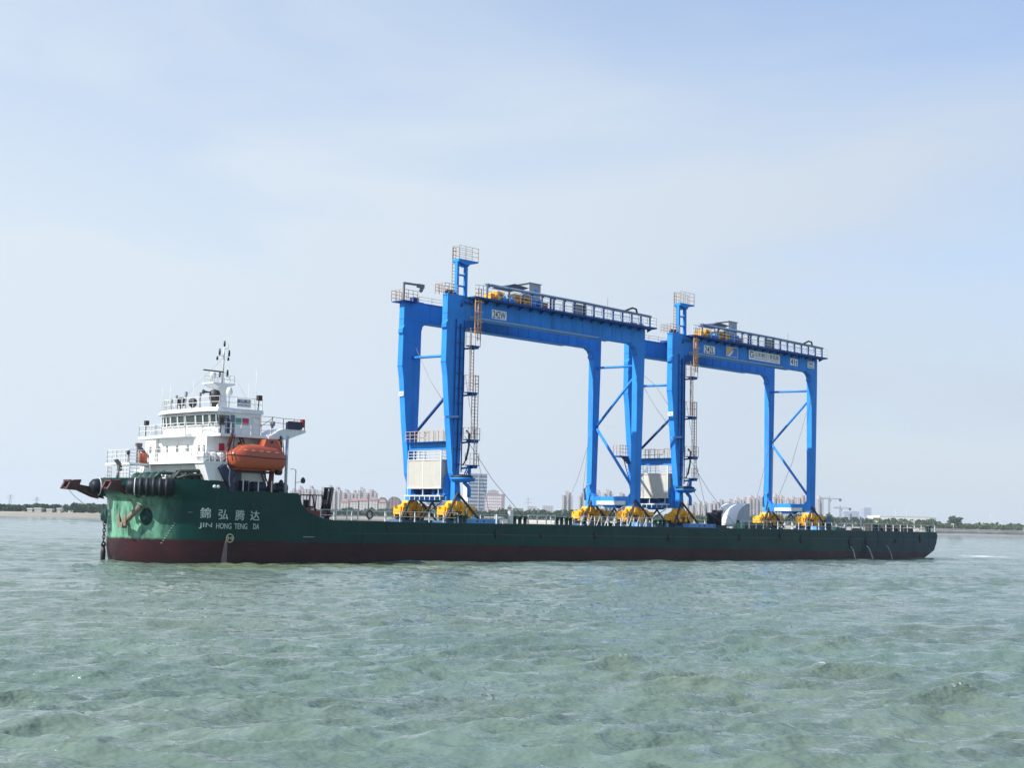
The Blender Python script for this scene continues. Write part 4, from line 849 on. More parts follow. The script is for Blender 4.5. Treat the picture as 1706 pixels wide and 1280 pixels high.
# small crane numbers on the forward faces of two legs
def legnum(T, y, x, z):
    me = text_mesh('242', 1, INK, .006, 0); n = len(me.vertices); co = np.empty(n * 3, 'f'); me.vertices.foreach_get('co', co); co = co.reshape(-1, 3)
    a, b = co.min(0), co.max(0)
    yy = y + .62 - (co[:, 0] - a[0]) / (b[0] - a[0]) * .54; zz = z + .06 + (co[:, 1] - a[1]) / (b[1] - a[1]) * .3; xx = x - .03 - (co[:, 2] - a[2])
    me.vertices.foreach_set('co', np.stack([xx, yy, zz], 1).astype('f').ravel())
    g = MB(); g.box(x - .03, x + .14, y + .03, y + .66, z, z + .42); p = T.part('number_plate', g, PLATE); T.part('number_lettering', me, None, parent=p)
legnum(C1, YF, .71, 14.75); legnum(C2, YN, .71, 14.85)
for p in ([(1.2, 2.4, 14.6), (.8, 5, 18.2), (1.6, 8.4, 20.2)], [(26.4, 2.4, 19.6), (25.2, 4.5, 11), (23.6, 7.0, 3.4)], [(26.9, 8.4, 15), (26.5, 8.2, 9), (25.9, 8.0, 3.4)], [(3.2, 1.8, 7.2), (5.2, 1.6, 5.0), (8.5, 1.0, 3.4)]): wire(C2, p)
# small lookout on the far forward leg of the after crane
g = MB(); g.box(-.9, .6, YF - .1, YF + .9, 10.6, 10.75); g.prism([(.0, 10.6), (.9, 10.6), (1.1, 9.9)], YF + .1, YF + .5, 'y')
for k in range(7): g.beam((.0 + k * .13, YF + .1, 10.3 - k * .32), (.25 + k * .13, YF + .1, 10.3 - k * .32), .05)
g.beam((-.1, YF + .1, 10.6), (1.0, YF + .1, 8.0), .06); lk = C2.part('leg_lookout', g, NAVY)
g = MB(); railing(g, [(.5, YF - .1, 10.75), (-.85, YF - .1, 10.75), (-.85, YF + .85, 10.75)], 1.1, 3, .45, .02, .026); C2.part('lookout_railing', g, RAIL, parent=lk)

# ------------------------------------------------------------------ lifeboat
LB = Thing('lifeboat', 'orange enclosed lifeboat hanging in the davit beside the white bridge', 'lifeboat', (-20.9, -.55, 7.0))
def lifeboat():
    m = MB(); st = []
    # stations along x: (x, half breadth, keel z, gunwale z, top z)
    S = [(-23.42, .05, 7.75, 8.02, 8.08), (-23.3, .42, 7.3, 8.02, 8.2), (-23.0, .7, 7.08, 8.0, 8.42), (-22.5, .88, 7.0, 7.97, 8.78), (-22.1, .95, 6.98, 7.94, 8.93), (-21.2, 1.0, 6.98, 7.9, 8.93), (-20.45, 1.0, 6.98, 7.88, 8.9), (-19.4, .98, 6.99, 7.87, 8.85), (-18.75, .92, 7.02, 7.87, 8.7), (-18.45, .85, 7.12, 7.87, 8.45)]
    lo = []; hi = []
    for x, b, k, g_, t in S:
        ring = []
        for a in range(0, 13):
            th = math.pi * a / 12; c = math.cos(th); s_ = math.sin(th)
            ring.append((x, -.55 + b * math.copysign(abs(c) ** .55, c), g_ - (g_ - k) * s_ ** .75))
        lo.append(ring)
        r2 = []
        for a in range(0, 13):
            th = math.pi * a / 12; c = math.cos(th); s_ = math.sin(th)
            r2.append((x, -.55 + b * .97 * math.copysign(abs(c) ** .8, c), g_ + .04 + (t - g_) * s_ ** .8))
        hi.append(r2)
    def loft(rs):
        q = MB(); n = len(rs[0]); v = [p for r in rs for p in r]; f = [(i * n + k, (i + 1) * n + k, (i + 1) * n + k + 1, i * n + k + 1) for i in range(len(rs) - 1) for k in range(n - 1)]
        f += [tuple(range(n)), tuple((len(rs) - 1) * n + k for k in range(n))]; q.add(v, f, True); return q
    h = LB.part('hull', loft(lo), ORANGE); c = LB.part('canopy', loft(hi), ORANGE)
    for o in (h, c):
        es = o.modifiers.new('e', 'EDGE_SPLIT'); es.split_angle = math.radians(40)
    g = MB(); pts = [(x, -.55 - b - .01, g_ + .02) for x, b, k, g_, t in S]; g.tube(pts, .045, 6); g.tube([(x, -.55 + b + .01, g_ + .02) for x, b, k, g_, t in S], .045, 6); LB.part('rubbing_strake', g, ORD)
    g = MB(); g.add([(-20.45, -1.15, 8.8), (-18.65, -1.15, 8.6), (-18.5, .05, 8.6), (-20.45, .05, 8.8), (-20.15, -1.0, 9.38), (-19.0, -.95, 9.42), (-18.95, -.1, 9.42), (-20.15, -.1, 9.38)], [(3, 2, 1, 0), (4, 5, 6, 7), (0, 1, 5, 4), (1, 2, 6, 5), (2, 3, 7, 6), (3, 0, 4, 7)]); g.add([(-18.65, -1.3, 7.9), (-18.4, -1.25, 7.9), (-18.4, .1, 7.9), (-18.65, .2, 7.9), (-19.0, -1.1, 9.35), (-18.85, -1.05, 9.3), (-18.85, -.1, 9.3), (-19.0, -.1, 9.35)], [(3, 2, 1, 0), (4, 5, 6, 7), (0, 1, 5, 4), (1, 2, 6, 5), (2, 3, 7, 6), (3, 0, 4, 7)])
    cn = LB.part('conning_position', g, ORANGE)
    g = MB(); g.box(-19.75, -19.5, -1.1, -1.02, 9.12, 9.28); LB.part('window', g, BLACK, parent=cn)
    g = MB()
    for x in (-22.35, -21.6, -20.85, -20.15, -19.35): g.box(x - .14, x + .14, -1.52, -1.4, 8.42 - (x + 22) * .03, 8.45 - (x + 22) * .03)
    LB.part('grab_rail', g, mat('reflective_tape', (.75, .75, .70), .4))
    g = MB(); g.tube([(-18.5, -.5, 8.4), (-18.25, -.5, 8.9), (-18.35, -.5, 9.4), (-18.3, -.4, 9.75)], .09, 6); LB.part('fall_hook', g, DARK); g = MB(); g.tube([(-23.0, -.5, 8.35), (-22.9, -.4, 8.8), (-22.55, 0, 9.5)], .05, 6); LB.part('fall_hook', g, DARK)
    g = MB(); g.lathe([(0, -.1), (.24, -.1), (.24, .1), (0, .1)], (-18.35, -.55, 7.2), 'x', 10); g.box(-22.9, -18.9, -.6, -.5, 6.93, 7.02); LB.part('keel', g, mat('keel_orange', (.5, .09, .03), .5))
lifeboat()
LB.o.location = ship2w((-20.62, .15, 7.05)); LB.o.scale = (.92, .95, .97)

# ------------------------------------------------------------------ forklift
FK = Thing('forklift', 'dark red forklift with a tall black mast parked behind the bow', 'forklift', (-12.6, 3.2, 3.14))
g = MB(); g.prism([(-14.6, 3.75), (-14.5, 4.15), (-14.2, 4.3), (-13.6, 4.3), (-13.5, 4.1), (-12.2, 4.1), (-12.0, 4.0), (-12.0, 3.7), (-12.4, 3.5), (-14.3, 3.5)], 2.5, 3.9, 'y'); FK.part('body', g, MAROON)
g = MB()
for y in (2.55, 3.85):
    g.beam((-13.75, y, 4.3), (-13.65, y, 5.32), .08); g.beam((-12.15, y, 4.1), (-12.45, y, 5.3), .08); g.beam((-13.7, y, 5.32), (-12.4, y, 5.32), .08); g.beam((-13.1, y, 4.2), (-13.0, y, 5.3), .05)
for k in range(5): g.beam((-13.6 + k * .28, 2.55, 5.34), (-13.6 + k * .28, 3.85, 5.34), .06)
FK.part('overhead_guard', g, mat('guard_brown', (.06, .03, .035), .5))
g = MB(); g.box(-13.5, -13.0, 2.9, 3.5, 4.3, 4.45); g.box(-13.6, -13.45, 2.9, 3.5, 4.45, 4.95); FK.part('seat', g, BLACK)
g = MB(); g.tube([(-12.5, 3.2, 4.1), (-12.75, 3.2, 4.6)], .03, 6); g.ring((-12.77, 3.2, 4.62), .18, .02, 'x', 14, 4); FK.part('steering_wheel', g, BLACK)
for x in (-14.1, -12.4):
    for y in (2.6, 3.8):
        g = MB(); g.lathe([(0, -.15), (.28, -.15), (.36, -.1), (.36, .1), (.28, .15), (0, .15)], (x, y, 3.5), 'y', 16); w_ = FK.part('wheel', g, BLACK)
        g = MB(); g.lathe([(0, -.17), (.15, -.17), (.15, .17), (0, .17)], (x, y, 3.5), 'y', 10); FK.part('rim', g, GREY, parent=w_)
g = MB()
for y in (2.7, 3.0, 3.4, 3.7): g.beam((-11.65, y, 3.4), (-11.3, y, 6.0), .16, .09)
g.beam((-11.3, 2.7, 5.95), (-11.3, 3.7, 5.95), .12); g.beam((-11.45, 2.7, 4.9), (-11.45, 3.7, 4.9), .12); g.beam((-11.6, 2.7, 3.7), (-11.6, 3.7, 3.7), .12); g.tube([(-11.5, 3.2, 3.5), (-11.3, 3.2, 5.7)], .12, 8)
g.beam((-11.66, 2.85, 4.2), (-11.3, 2.85, 5.9), .04, .3); g.beam((-11.66, 3.55, 4.2), (-11.3, 3.55, 5.9), .04, .3)
FK.part('mast', g, mat('mast_black', (.012, .014, .022), .5))
g = MB(); g.box(-11.5, -11.4, 2.6, 3.8, 3.6, 3.95)
for y in (2.85, 3.45): g.box(-11.45, -10.4, y, y + .12, 3.25, 3.31)
FK.part('fork', g, DARK)

# ------------------------------------------------------------------ small cargo and gear on deck
g = MB(); g.ring((-9.35, .22, 3.86), .3, .07, 'y', 20, 8); solo('life_ring', g, mat('ring_brown', (.12, .07, .06), .6), 'dark life ring hung on the white rail between the forklift and the first crane', 'life ring', (-9.35, .22, 3.5), 'life rings on the deck rail')
g = MB(); g.ring((46.4, .22, 3.7), .26, .08, 'y', 20, 8); solo('life_ring', g, BLACK, 'black life ring on the white rail under the aftermost crane legs', 'life ring', (46.4, .22, 3.4), 'life rings on the deck rail')
for x, y, r, z1, lab in ((39.9, 3.4, .55, 4.95, 'shorter of the two dark capped steel cylinders standing on the aft deck'), (41.2, 3.6, .52, 5.25, 'taller of the two dark capped steel cylinders standing on the aft deck')):
    g = MB(); g.lathe([(0, 3.14), (r * .9, 3.14), (r * .9, z1 - .35), (r * 1.15, z1 - .33), (r * 1.15, z1 - .02), (r, z1), (0, z1)], (x, y, 0), 'z', 18)
    solo('steel_cylinder', g, mat('dark_cylinder', (.055, .06, .075), .55, var=.3, streak=((.10, .06, .04), .4, 2)), lab, 'cylinder', (x, y, 3.14), 'dark cylinders on the aft deck')
SHD = Thing('deck_shelter', 'rounded white and grey shelter standing on the deck ahead of the aftermost crane legs', 'shelter', (45, 5.2, 3.14))
arc = [(44.2 - .0 + 2.6 * (1 - math.cos(t)), 3.5 + 2.6 * math.sin(t)) for t in [math.radians(9 * k) for k in range(11)]]
g = MB(); n = len(arc); v = [(x, 3.45, z) for x, z in arc] + [(x, 6.3, z) for x, z in arc]; g.add(v, [(i, i + 1, i + 1 + n, i + n) for i in range(n - 1)], True); o = SHD.part('curved_cover', g, TARP)
sm_ = o.modifiers.new('s', 'SOLIDIFY'); sm_.thickness = .06
g = MB(); g.prism([(44.35, 3.2), (47.0, 3.2), (47.0, 6.02)] + [(x + .04, z - .03) for x, z in arc[::-1][1:]], 3.52, 3.6, 'y'); 
for k in range(9): g.box(44.9 + k * .24, 44.93 + k * .24, 3.49, 3.52, 3.3, min(6.0, 3.5 + 2.55 * math.sin(math.acos(max(-1, min(1, 1 - (.7 + k * .24) / 2.6))))))
sw = SHD.part('side_wall', g, CORR)
g = MB(); g.box(44.6, 45.0, 3.47, 3.5, 3.6, 4.2); SHD.part('window', g, BLACK, parent=sw)
g = MB(); g.prism([(46.9, 3.2), (47.0, 3.2), (47.0, 6.05), (46.9, 6.05)], 3.6, 6.3, 'y'); SHD.part('back_wall', g, CORR)

# anchors
AN = Thing('anchor', 'pale brown stockless anchor housed against the bow on the near side', 'anchor', (-28.4, 4.3, 2.6))
hx = tip(3.2) - .15
g = MB(); g.tube([(hx + .1, 3.05, 4.1), (hx - .3, 3.75, 3.3), (hx - .35, 4.0, 3.05)], [.24, .2, .18], 10); AN.part('shank', g, ANCH)
g = MB(); C_ = Vector((hx - .38, 4.55, 2.75))
g.tube([C_ + Vector((.05, -.5, .05)), C_, C_ + Vector((.05, .5, -.05))], [.15, .22, .15], 8)
g.box(C_.x - .2, C_.x + .2, C_.y - .22, C_.y + .22, C_.z - .28, C_.z + .15)
AN.part('crown', g, ANCH)
for d_, tipz in ((-.42, 3.62), (.42, 3.75)):
    g = MB(); b0 = C_ + Vector((0, d_, 0)); tp = Vector((hx - .5, C_.y + d_ * 1.15, tipz))
    v = [b0 + Vector((-.12, -.17, -.1)), b0 + Vector((-.12, .17, -.1)), b0 + Vector((.12, .14, 0)), b0 + Vector((.12, -.14, 0)), tp + Vector((-.05, -.03, -.35)) + Vector((0, -.14, 0)), tp + Vector((-.05, .17, -.35)), tp]
    g.add(v, [(0, 1, 2, 3), (0, 4, 5, 1), (1, 5, 6, 2), (0, 3, 6, 4), (4, 6, 5), (2, 6, 3)]); AN.part('fluke', g, ANCH)
CHN = Thing('anchor_chain', 'rusty black chain hanging from the far side of the bow into the water', 'anchor chain', (-28.5, 9.35, .1))
g = MB(); z = 2.95; k = 0; CX, CY = -27.95, 9.05
while z > 1.25:
    mb = MB(); mb.ring((0, 0, 0), .11, .035, 'y' if k % 2 else 'x', 12, 5); g.add([(x + CX, y + CY, q * 1.55 + z) for x, y, q in mb.v], mb.f, True); z -= .24; k += 1
CHN.part('chain_link', g, DARK)
g = MB(); g.ring((CX, CY, 1.15), .16, .06, 'y', 12, 6); g.lathe([(0, -.4), (.17, -.4), (.19, .6), (.14, .95), (0, 1.0)], (CX, CY, 0), 'z', 12); CHN.part('swivel', g, DARK)
# water spilling from the side
WJ = bpy.data.materials.new('spilling_water'); WJ.use_nodes = True; b = WJ.node_tree.nodes['Principled BSDF']; b.inputs['Base Color'].default_value = (.55, .62, .66, 1); b.inputs['Roughness'].default_value = .25; b.inputs['Alpha'].default_value = .55
def jet(x, z0, lean, out_, m, r0, lab, r1=None):
    pts = []; 
    for k in range(9):
        t = k / 8; pts.append((x + lean * t, -.02 - out_ * math.sqrt(t + .001), z0 * (1 - t ** 1.5) - .05))
    g = MB(); g.tube(pts, [r0 + (r1 - r0 if r1 else .03) * k / 8 for k in range(9)], 7); solo('discharge_stream', g, m, lab, 'water stream', (x, 0, 0), 'streams of water spilling from the hull')
jet(61.8, 1.55, .35, .5, WJ, .045, 'foremost of the three thin white water streams spilling from the stern quarter')
jet(65.2, 1.6, .8, .5, WJ, .06, 'middle and thickest of the three white water streams spilling from the stern quarter')
jet(69.7, 1.65, .7, .5, WJ, .035, 'faintest and aftermost of the water streams spilling from the stern quarter')
WJ2 = WJ.copy(); WJ2.name = 'bow_stream_water'; WJ2.node_tree.nodes['Principled BSDF'].inputs['Alpha'].default_value = .10; WJ2.node_tree.nodes['Principled BSDF'].inputs['Base Color'].default_value = (.22, .22, .26, 1)
jet(-22.95, 1.98, -.35, .35, WJ2, .04, 'pale spray fanning down the hull under the painted ship name', .24)

# ------------------------------------------------------------------ water
def build_water():
    # polar sheet about a point under the viewpoint, finer where it is close
    rr = [6.0]
    while rr[-1] < 200: rr.append(rr[-1] * 1.0036 + .010)
    while rr[-1] < 1000: rr.append(rr[-1] * 1.0065)
    while rr[-1] < 5000: rr.append(rr[-1] * 1.03)
    rr = np.array(rr); fine = np.radians(np.linspace(-31, 31, 760)); coarse = np.radians(np.linspace(31, 329, 150)[1:-1])
    th = np.concatenate([fine, coarse]); nr, na = len(rr), len(th)
    Rg, Tg = np.meshgrid(rr, th, indexing='ij')
    X = (Rg * np.sin(Tg)).astype('f'); Y = (Rg * np.cos(Tg)).astype('f')
    cell = np.maximum(np.gradient(rr)[:, None] * np.ones(na)[None], Rg * np.gradient(th)[None] * .6).astype('f')
    Z = np.zeros_like(X); DX = np.zeros_like(X); DY = np.zeros_like(X)
    g = np.random.default_rng(11); nw = 96
    lam = np.exp(np.linspace(math.log(.34), math.log(16), nw)) * g.uniform(.93, 1.07, nw)
    # slow patches of stronger and weaker chop
    patch = 1 + .28 * np.sin(X * .043 + Y * .021 + 1.3) * np.sin(Y * .051 - X * .018 + .4) + .16 * np.sin(X * .13 - Y * .06) * np.sin(Y * .11 + .7)
    for l in lam:
        k = 2 * math.pi / l; d = math.radians(12) + g.normal(0, .42 if l < 2 else .3) + (math.pi if g.random() < .12 else 0)      # crests run roughly across the view
        dx, dy = math.sin(d), -math.cos(d)
        a = (.066 if l < 1.3 else .066 * (1.3 / l) ** 1.12) * l / (2 * math.pi) * g.uniform(.6, 1.35)
        ph = g.uniform(0, 2 * math.pi); f = np.clip((l / cell - 2.0) / 2.0, 0, 1)
        q = k * (X * dx + Y * dy) + ph + .5 * np.sin(k * .23 * (X * dy - Y * dx) + ph * 3)
        w = f * a * (patch if l < 6 else 1)
        Z += w * np.sin(q); DX -= .7 * w * dx * np.cos(q) * -1; DY -= .7 * w * dy * np.cos(q) * -1
    Xo = X + DX; Yo = Y + DY
    # calm the sheet beyond the far bank
    Z *= np.clip((1500 - Rg) / 800, 0, 1)
    # centre fan
    v = np.stack([Xo, Yo, Z], -1).reshape(-1, 3).astype('f'); v = np.vstack([v, [[0, 0, 0]]]).astype('f')
    i, j = np.meshgrid(np.arange(nr - 1), np.arange(na), indexing='ij'); j2 = (j + 1) % na
    q = np.stack([i * na + j, i * na + j2, (i + 1) * na + j2, (i + 1) * na + j], -1).reshape(-1, 4)
    c = len(v) - 1; jj = np.arange(na); tri = np.stack([np.full(na, c), (jj + 1) % na, jj], -1)
    me = bpy.data.meshes.new('water'); me.vertices.add(len(v)); me.vertices.foreach_set('co', v.ravel())
    nl = q.size + tri.size; me.loops.add(nl); me.loops.foreach_set('vertex_index', np.concatenate([q[:, ::-1].ravel(), tri.ravel()]).astype('i'))
    me.polygons.add(len(q) + len(tri)); st = np.concatenate([np.arange(len(q)) * 4, len(q) * 4 + np.arange(len(tri)) * 3]).astype('i'); me.polygons.foreach_set('loop_start', st)
    me.polygons.foreach_set('use_smooth', np.ones(len(q) + len(tri), bool)); me.update(calc_edges=True); me.validate()
    if me.polygons[len(me.polygons) // 2].normal.z < 0: me.flip_normals()
    m = bpy.data.materials.new('river_water'); m.use_nodes = True; t = m.node_tree; b = t.nodes['Principled BSDF']; K = t.links.new
    b.inputs['IOR'].default_value = 1.333; b.inputs['Roughness'].default_value = .05; b.inputs['Specular IOR Level'].default_value = .75
    co = nd(t, 'ShaderNodeTexCoord')
    def nz(s, d=4, ro=.55, sc=(1, 1, 1)):
        mp_ = nd(t, 'ShaderNodeMapping'); mp_.inputs['Scale'].default_value = sc; mp_.inputs['Rotation'].default_value = (0, 0, .2); K(co.outputs['Object'], mp_.inputs['Vector'])
        n = nd(t, 'ShaderNodeTexNoise'); n.inputs['Scale'].default_value = s; n.inputs['Detail'].default_value = d; n.inputs['Roughness'].default_value = ro; K(mp_.outputs[0], n.inputs['Vector']); return n.outputs['Fac']
    def rg(v, a, bb, c0, c1):
        r = nd(t, 'ShaderNodeMapRange'); r.inputs['From Min'].default_value = a; r.inputs['From Max'].default_value = bb; r.inputs['To Min'].default_value = c0; r.inputs['To Max'].default_value = c1; K(v, r.inputs['Value']); return r.outputs[0]
    mx = nd(t, 'ShaderNodeMixRGB'); mx.inputs['Color1'].default_value = (.112, .166, .142, 1); mx.inputs['Color2'].default_value = (.128, .172, .136, 1); K(rg(nz(.055, 4), .38, .64, 0, 1), mx.inputs['Fac'])
    # wind streaks and cloudy water, metres to tens of metres across
    ws = rg(nz(.11, 9, .72, (.8, 1.6, 1)), .32, .68, .80, 1.20); sm2 = nd(t, 'ShaderNodeVectorMath', operation='SCALE'); K(mx.outputs[0], sm2.inputs[0]); K(ws, sm2.inputs['Scale'])
    # reflection of the sunlit bow, painted into the water as a yellow-green patch
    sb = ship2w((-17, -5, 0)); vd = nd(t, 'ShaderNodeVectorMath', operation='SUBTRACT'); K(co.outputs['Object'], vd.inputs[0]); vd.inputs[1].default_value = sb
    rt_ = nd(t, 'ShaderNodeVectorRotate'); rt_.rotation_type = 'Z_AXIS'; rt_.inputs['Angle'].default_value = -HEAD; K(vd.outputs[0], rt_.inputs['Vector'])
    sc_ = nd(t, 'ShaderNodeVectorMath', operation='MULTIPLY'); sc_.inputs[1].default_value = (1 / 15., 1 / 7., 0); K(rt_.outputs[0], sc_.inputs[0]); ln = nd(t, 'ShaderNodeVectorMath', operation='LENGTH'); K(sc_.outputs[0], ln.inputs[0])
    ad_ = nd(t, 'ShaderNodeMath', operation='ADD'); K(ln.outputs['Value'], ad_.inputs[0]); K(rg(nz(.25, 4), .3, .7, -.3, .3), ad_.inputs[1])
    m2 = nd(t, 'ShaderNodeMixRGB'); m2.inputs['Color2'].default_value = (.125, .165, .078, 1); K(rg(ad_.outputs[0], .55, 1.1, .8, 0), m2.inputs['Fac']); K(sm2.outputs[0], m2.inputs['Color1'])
    # small flecks of foam on the sharpest crests and along the wake astern
    gz = nd(t, 'ShaderNodeNewGeometry'); sp = nd(t, 'ShaderNodeSeparateXYZ'); K(co.outputs['Object'], sp.inputs[0])
    fo = nd(t, 'ShaderNodeMath', operation='MULTIPLY'); K(rg(sp.outputs['Z'], .22, .32, 0, 1), fo.inputs[0]); K(rg(nz(3.2, 6, .7, (1, 1.8, 1)), .54, .66, 0, .7), fo.inputs[1]); fo.use_clamp = True
    wk = far(1640, 196); v2 = nd(t, 'ShaderNodeVectorMath', operation='SUBTRACT'); K(co.outputs['Object'], v2.inputs[0]); v2.inputs[1].default_value = wk
    s2 = nd(t, 'ShaderNodeVectorMath', operation='MULTIPLY'); s2.inputs[1].default_value = (1 / 3.6, 1 / 7.0, 0); K(v2.outputs[0], s2.inputs[0]); l2 = nd(t, 'ShaderNodeVectorMath', operation='LENGTH'); K(s2.outputs[0], l2.inputs[0])
    w2 = nd(t, 'ShaderNodeMath', operation='MULTIPLY'); K(rg(l2.outputs['Value'], .5, 1.1, 1, 0), w2.inputs[0]); K(rg(nz(1.1, 6, .7, (.5, 1, 1)), .42, .52, 0, 1), w2.inputs[1])
    fm = nd(t, 'ShaderNodeMath', operation='MAXIMUM'); K(fo.outputs[0], fm.inputs[0]); K(w2.outputs[0], fm.inputs[1])
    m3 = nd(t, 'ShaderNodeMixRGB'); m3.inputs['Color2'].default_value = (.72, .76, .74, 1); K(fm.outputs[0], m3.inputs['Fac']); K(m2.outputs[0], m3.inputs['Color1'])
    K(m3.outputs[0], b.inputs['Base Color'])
    # ripples
    ba = nd(t, 'ShaderNodeBump'); ba.inputs['Strength'].default_value = .9; ba.inputs['Distance'].default_value = .085; K(nz(2.8, 2.5, .5, (.8, 1.35, 1)), ba.inputs['Height'])
    bb_ = nd(t, 'ShaderNodeBump'); bb_.inputs['Strength'].default_value = .9; K(rg(nz(.07, 6, .7, (.8, 1.5, 1)), .3, .7, .15, .8), bb_.inputs['Distance']); K(nz(.55, 5, .6, (.6, 1.5, 1)), bb_.inputs['Height']); K(ba.outputs[0], bb_.inputs['Normal']); K(bb_.outputs[0], b.inputs['Normal'])
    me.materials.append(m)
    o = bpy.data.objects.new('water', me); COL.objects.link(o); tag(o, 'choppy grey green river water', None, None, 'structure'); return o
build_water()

# ------------------------------------------------------------------ far bank
SHORE = [(-3200, 700), (-900, 800), (-420, 850), (-330, 890), (-230, 950), (-120, 1080), (0, 1160), (150, 1100), (345, 1130), (480, 1240), (620, 1420), (1100, 1800), (4200, 3300)]
def shore_y(x):
    for (a, ya), (b, yb) in zip(SHORE[:-1], SHORE[1:]):
        if x <= b: return ya + (yb - ya) * (x - a) / (b - a)
    return 3300
def build_land():
    prof = [(-2, -.8, 0), (1.5, .5, 0), (10, 1.1, 0), (11.5, 2.6, 1), (26, 2.9, 1), (30, 4.3, 1), (60, 4.6, 2), (300, 4.8, 2), (1500, 4.8, 2), (5200, 4.8, 2)]
    v = []; xs = []
    for (a, ya), (b, yb) in zip(SHORE[:-1], SHORE[1:]):
        n = max(1, int(math.hypot(b - a, yb - ya) / 25)); xs += [a + (b - a) * k / n for k in range(n)]
    xs.append(SHORE[-1][0]); pts = [(x, shore_y(x)) for x in xs]
    for x, y in pts:
        j = random.uniform(-1.5, 1.5)
        low = min(1, max(0, (x + 240) / 110)); fz = .6 + .4 * low      # the left reach lies lower
        for d, z, _ in prof: v.append((x * (1 + max(0, d - 300) / 2500), y + d + (j if d < 40 else 0), (z * fz if z > 1 else z) + random.uniform(-.12, .12)))
    P = len(prof); f = [(i * P + k, (i + 1) * P + k, (i + 1) * P + k + 1, i * P + k + 1) for i in range(len(pts) - 1) for k in range(P - 1)]
    mb = MB(); mb.add(v, f)
    gm = mat('bank_ground', (.31, .28, .23), .9, var=.3, vs=.02, streak=((.12, .15, .07), .8, .02))
    me = mb.mesh('ground', gm); o = bpy.data.objects.new('ground', me); COL.objects.link(o); tag(o, 'flat sandy and grassy land beyond the river', None, None, 'structure')
    # stepped concrete revetment on the right-hand reach
    for lab, xa, xb, c in (('revetment', -100, 1100, (.44, .41, .36)),):
        q = MB(); sel = [(x, y) for x, y in pts if xa <= x <= xb]
        pr = [(8.6, .6), (9.0, 1.6), (9.2, 3.1), (12.5, 3.2), (12.7, 2.4)]; v = []
        for x, y in sel:
            for d, z in pr: v.append((x, y + d - 3, z))
        P2 = len(pr); f = [(i * P2 + k, (i + 1) * P2 + k, (i + 1) * P2 + k + 1, i * P2 + k + 1) for i in range(len(sel) - 1) for k in range(P2 - 1)]
        q.add(v, f); me = q.mesh('river_wall', mat('revetment_concrete', c, .85, var=.25, vs=.05, streak=((.18, .15, .12), .7, .12)))
        o = bpy.data.objects.new('river_wall', me); COL.objects.link(o); tag(o, 'long low pale concrete embankment wall along the far shore', 'wall')
        top = MB(); v = []
        for x, y in sel:
            for d, z in ((27, 2.7), (27.2, 4.9), (28, 4.95), (28.2, 4.2)): v.append((x, y + d, z + .03))
        f = [(i * 4 + k, (i + 1) * 4 + k, (i + 1) * 4 + k + 1, i * 4 + k + 1) for i in range(len(sel) - 1) for k in range(3)]
        top.add(v, f); me = top.mesh('road_wall', mat('parapet_pale', (.52, .50, .45), .8, var=.15, vs=.05)); o = bpy.data.objects.new('parapet_wall', me); COL.objects.link(o); tag(o, 'pale parapet wall set back above the concrete embankment', 'wall')
build_land()

# ------------------------------------------------------------------ buildings
def facade(name, wall, win, fx=3.4, fz=3.1, wx=.45, wz=.5, roughw=.25):
    m = bpy.data.materials.new(name); m.use_nodes = True; t = m.node_tree; b = t.nodes['Principled BSDF']; K = t.links.new
    uv = nd(t, 'ShaderNodeUVMap'); sp = nd(t, 'ShaderNodeSeparateXYZ'); K(uv.outputs[0], sp.inputs[0])
    def frac(o, period, w_):
        a = nd(t, 'ShaderNodeMath', operation='DIVIDE'); K(o, a.inputs[0]); a.inputs[1].default_value = period
        f = nd(t, 'ShaderNodeMath', operation='FRACT'); K(a.outputs[0], f.inputs[0]); g_ = nd(t, 'ShaderNodeMath', operation='LESS_THAN'); K(f.outputs[0], g_.inputs[0]); g_.inputs[1].default_value = w_; return g_.outputs[0]
    mu = nd(t, 'ShaderNodeMath', operation='MULTIPLY'); K(frac(sp.outputs['X'], fx, wx), mu.inputs[0]); K(frac(sp.outputs['Y'], fz, wz), mu.inputs[1])
    n = nd(t, 'ShaderNodeTexNoise'); n.inputs['Scale'].default_value = .08; c = nd(t, 'ShaderNodeTexCoord'); K(c.outputs['Object'], n.inputs['Vector'])
    r = nd(t, 'ShaderNodeMapRange'); r.inputs['To Min'].default_value = .8; r.inputs['To Max'].default_value = 1.2; K(n.outputs['Fac'], r.inputs['Value'])
    v = nd(t, 'ShaderNodeVectorMath', operation='SCALE'); v.inputs[0].default_value = wall; K(r.outputs[0], v.inputs['Scale'])
    mx = nd(t, 'ShaderNodeMixRGB'); mx.inputs['Color2'].default_value = (*win, 1); K(mu.outputs[0], mx.inputs['Fac']); K(v.outputs[0], mx.inputs['Color1']); K(mx.outputs[0], b.inputs['Base Color'])
    b.inputs['Roughness'].default_value = .6
    return m
def add_uv(me):
    uv = me.uv_layers.new(name='UVMap'); d = []
    for p in me.polygons:
        n = p.normal
        for li in p.loop_indices:
            c = me.vertices[me.loops[li].vertex_index].co
            if abs(n.z) > .7: d += [.01, .99 * 3]
            elif abs(n.y) > abs(n.x): d += [c.x + 500, c.z + .8]
            else: d += [c.y + 500, c.z + .8]
    uv.data.foreach_set('uv', d)
F_RES = [facade('flat_wall_pink', (.43, .39, .40), (.19, .19, .22)), facade('flat_wall_grey', (.41, .41, .43), (.18, .19, .22), 3.0, 3.0, .5, .5), facade('flat_wall_beige', (.45, .43, .42), (.21, .21, .23), 3.8, 3.1, .42, .5)]  # walls and windows painted paler to carry part of the distance haze
F_GLS = facade('banded_glass', (.42, .47, .52), (.10, .16, .24), 400, 3.9, 1.0, .55)
F_FAR = facade('far_blue_block', (.30, .34, .45), (.18, .22, .32), 4, 3.6)
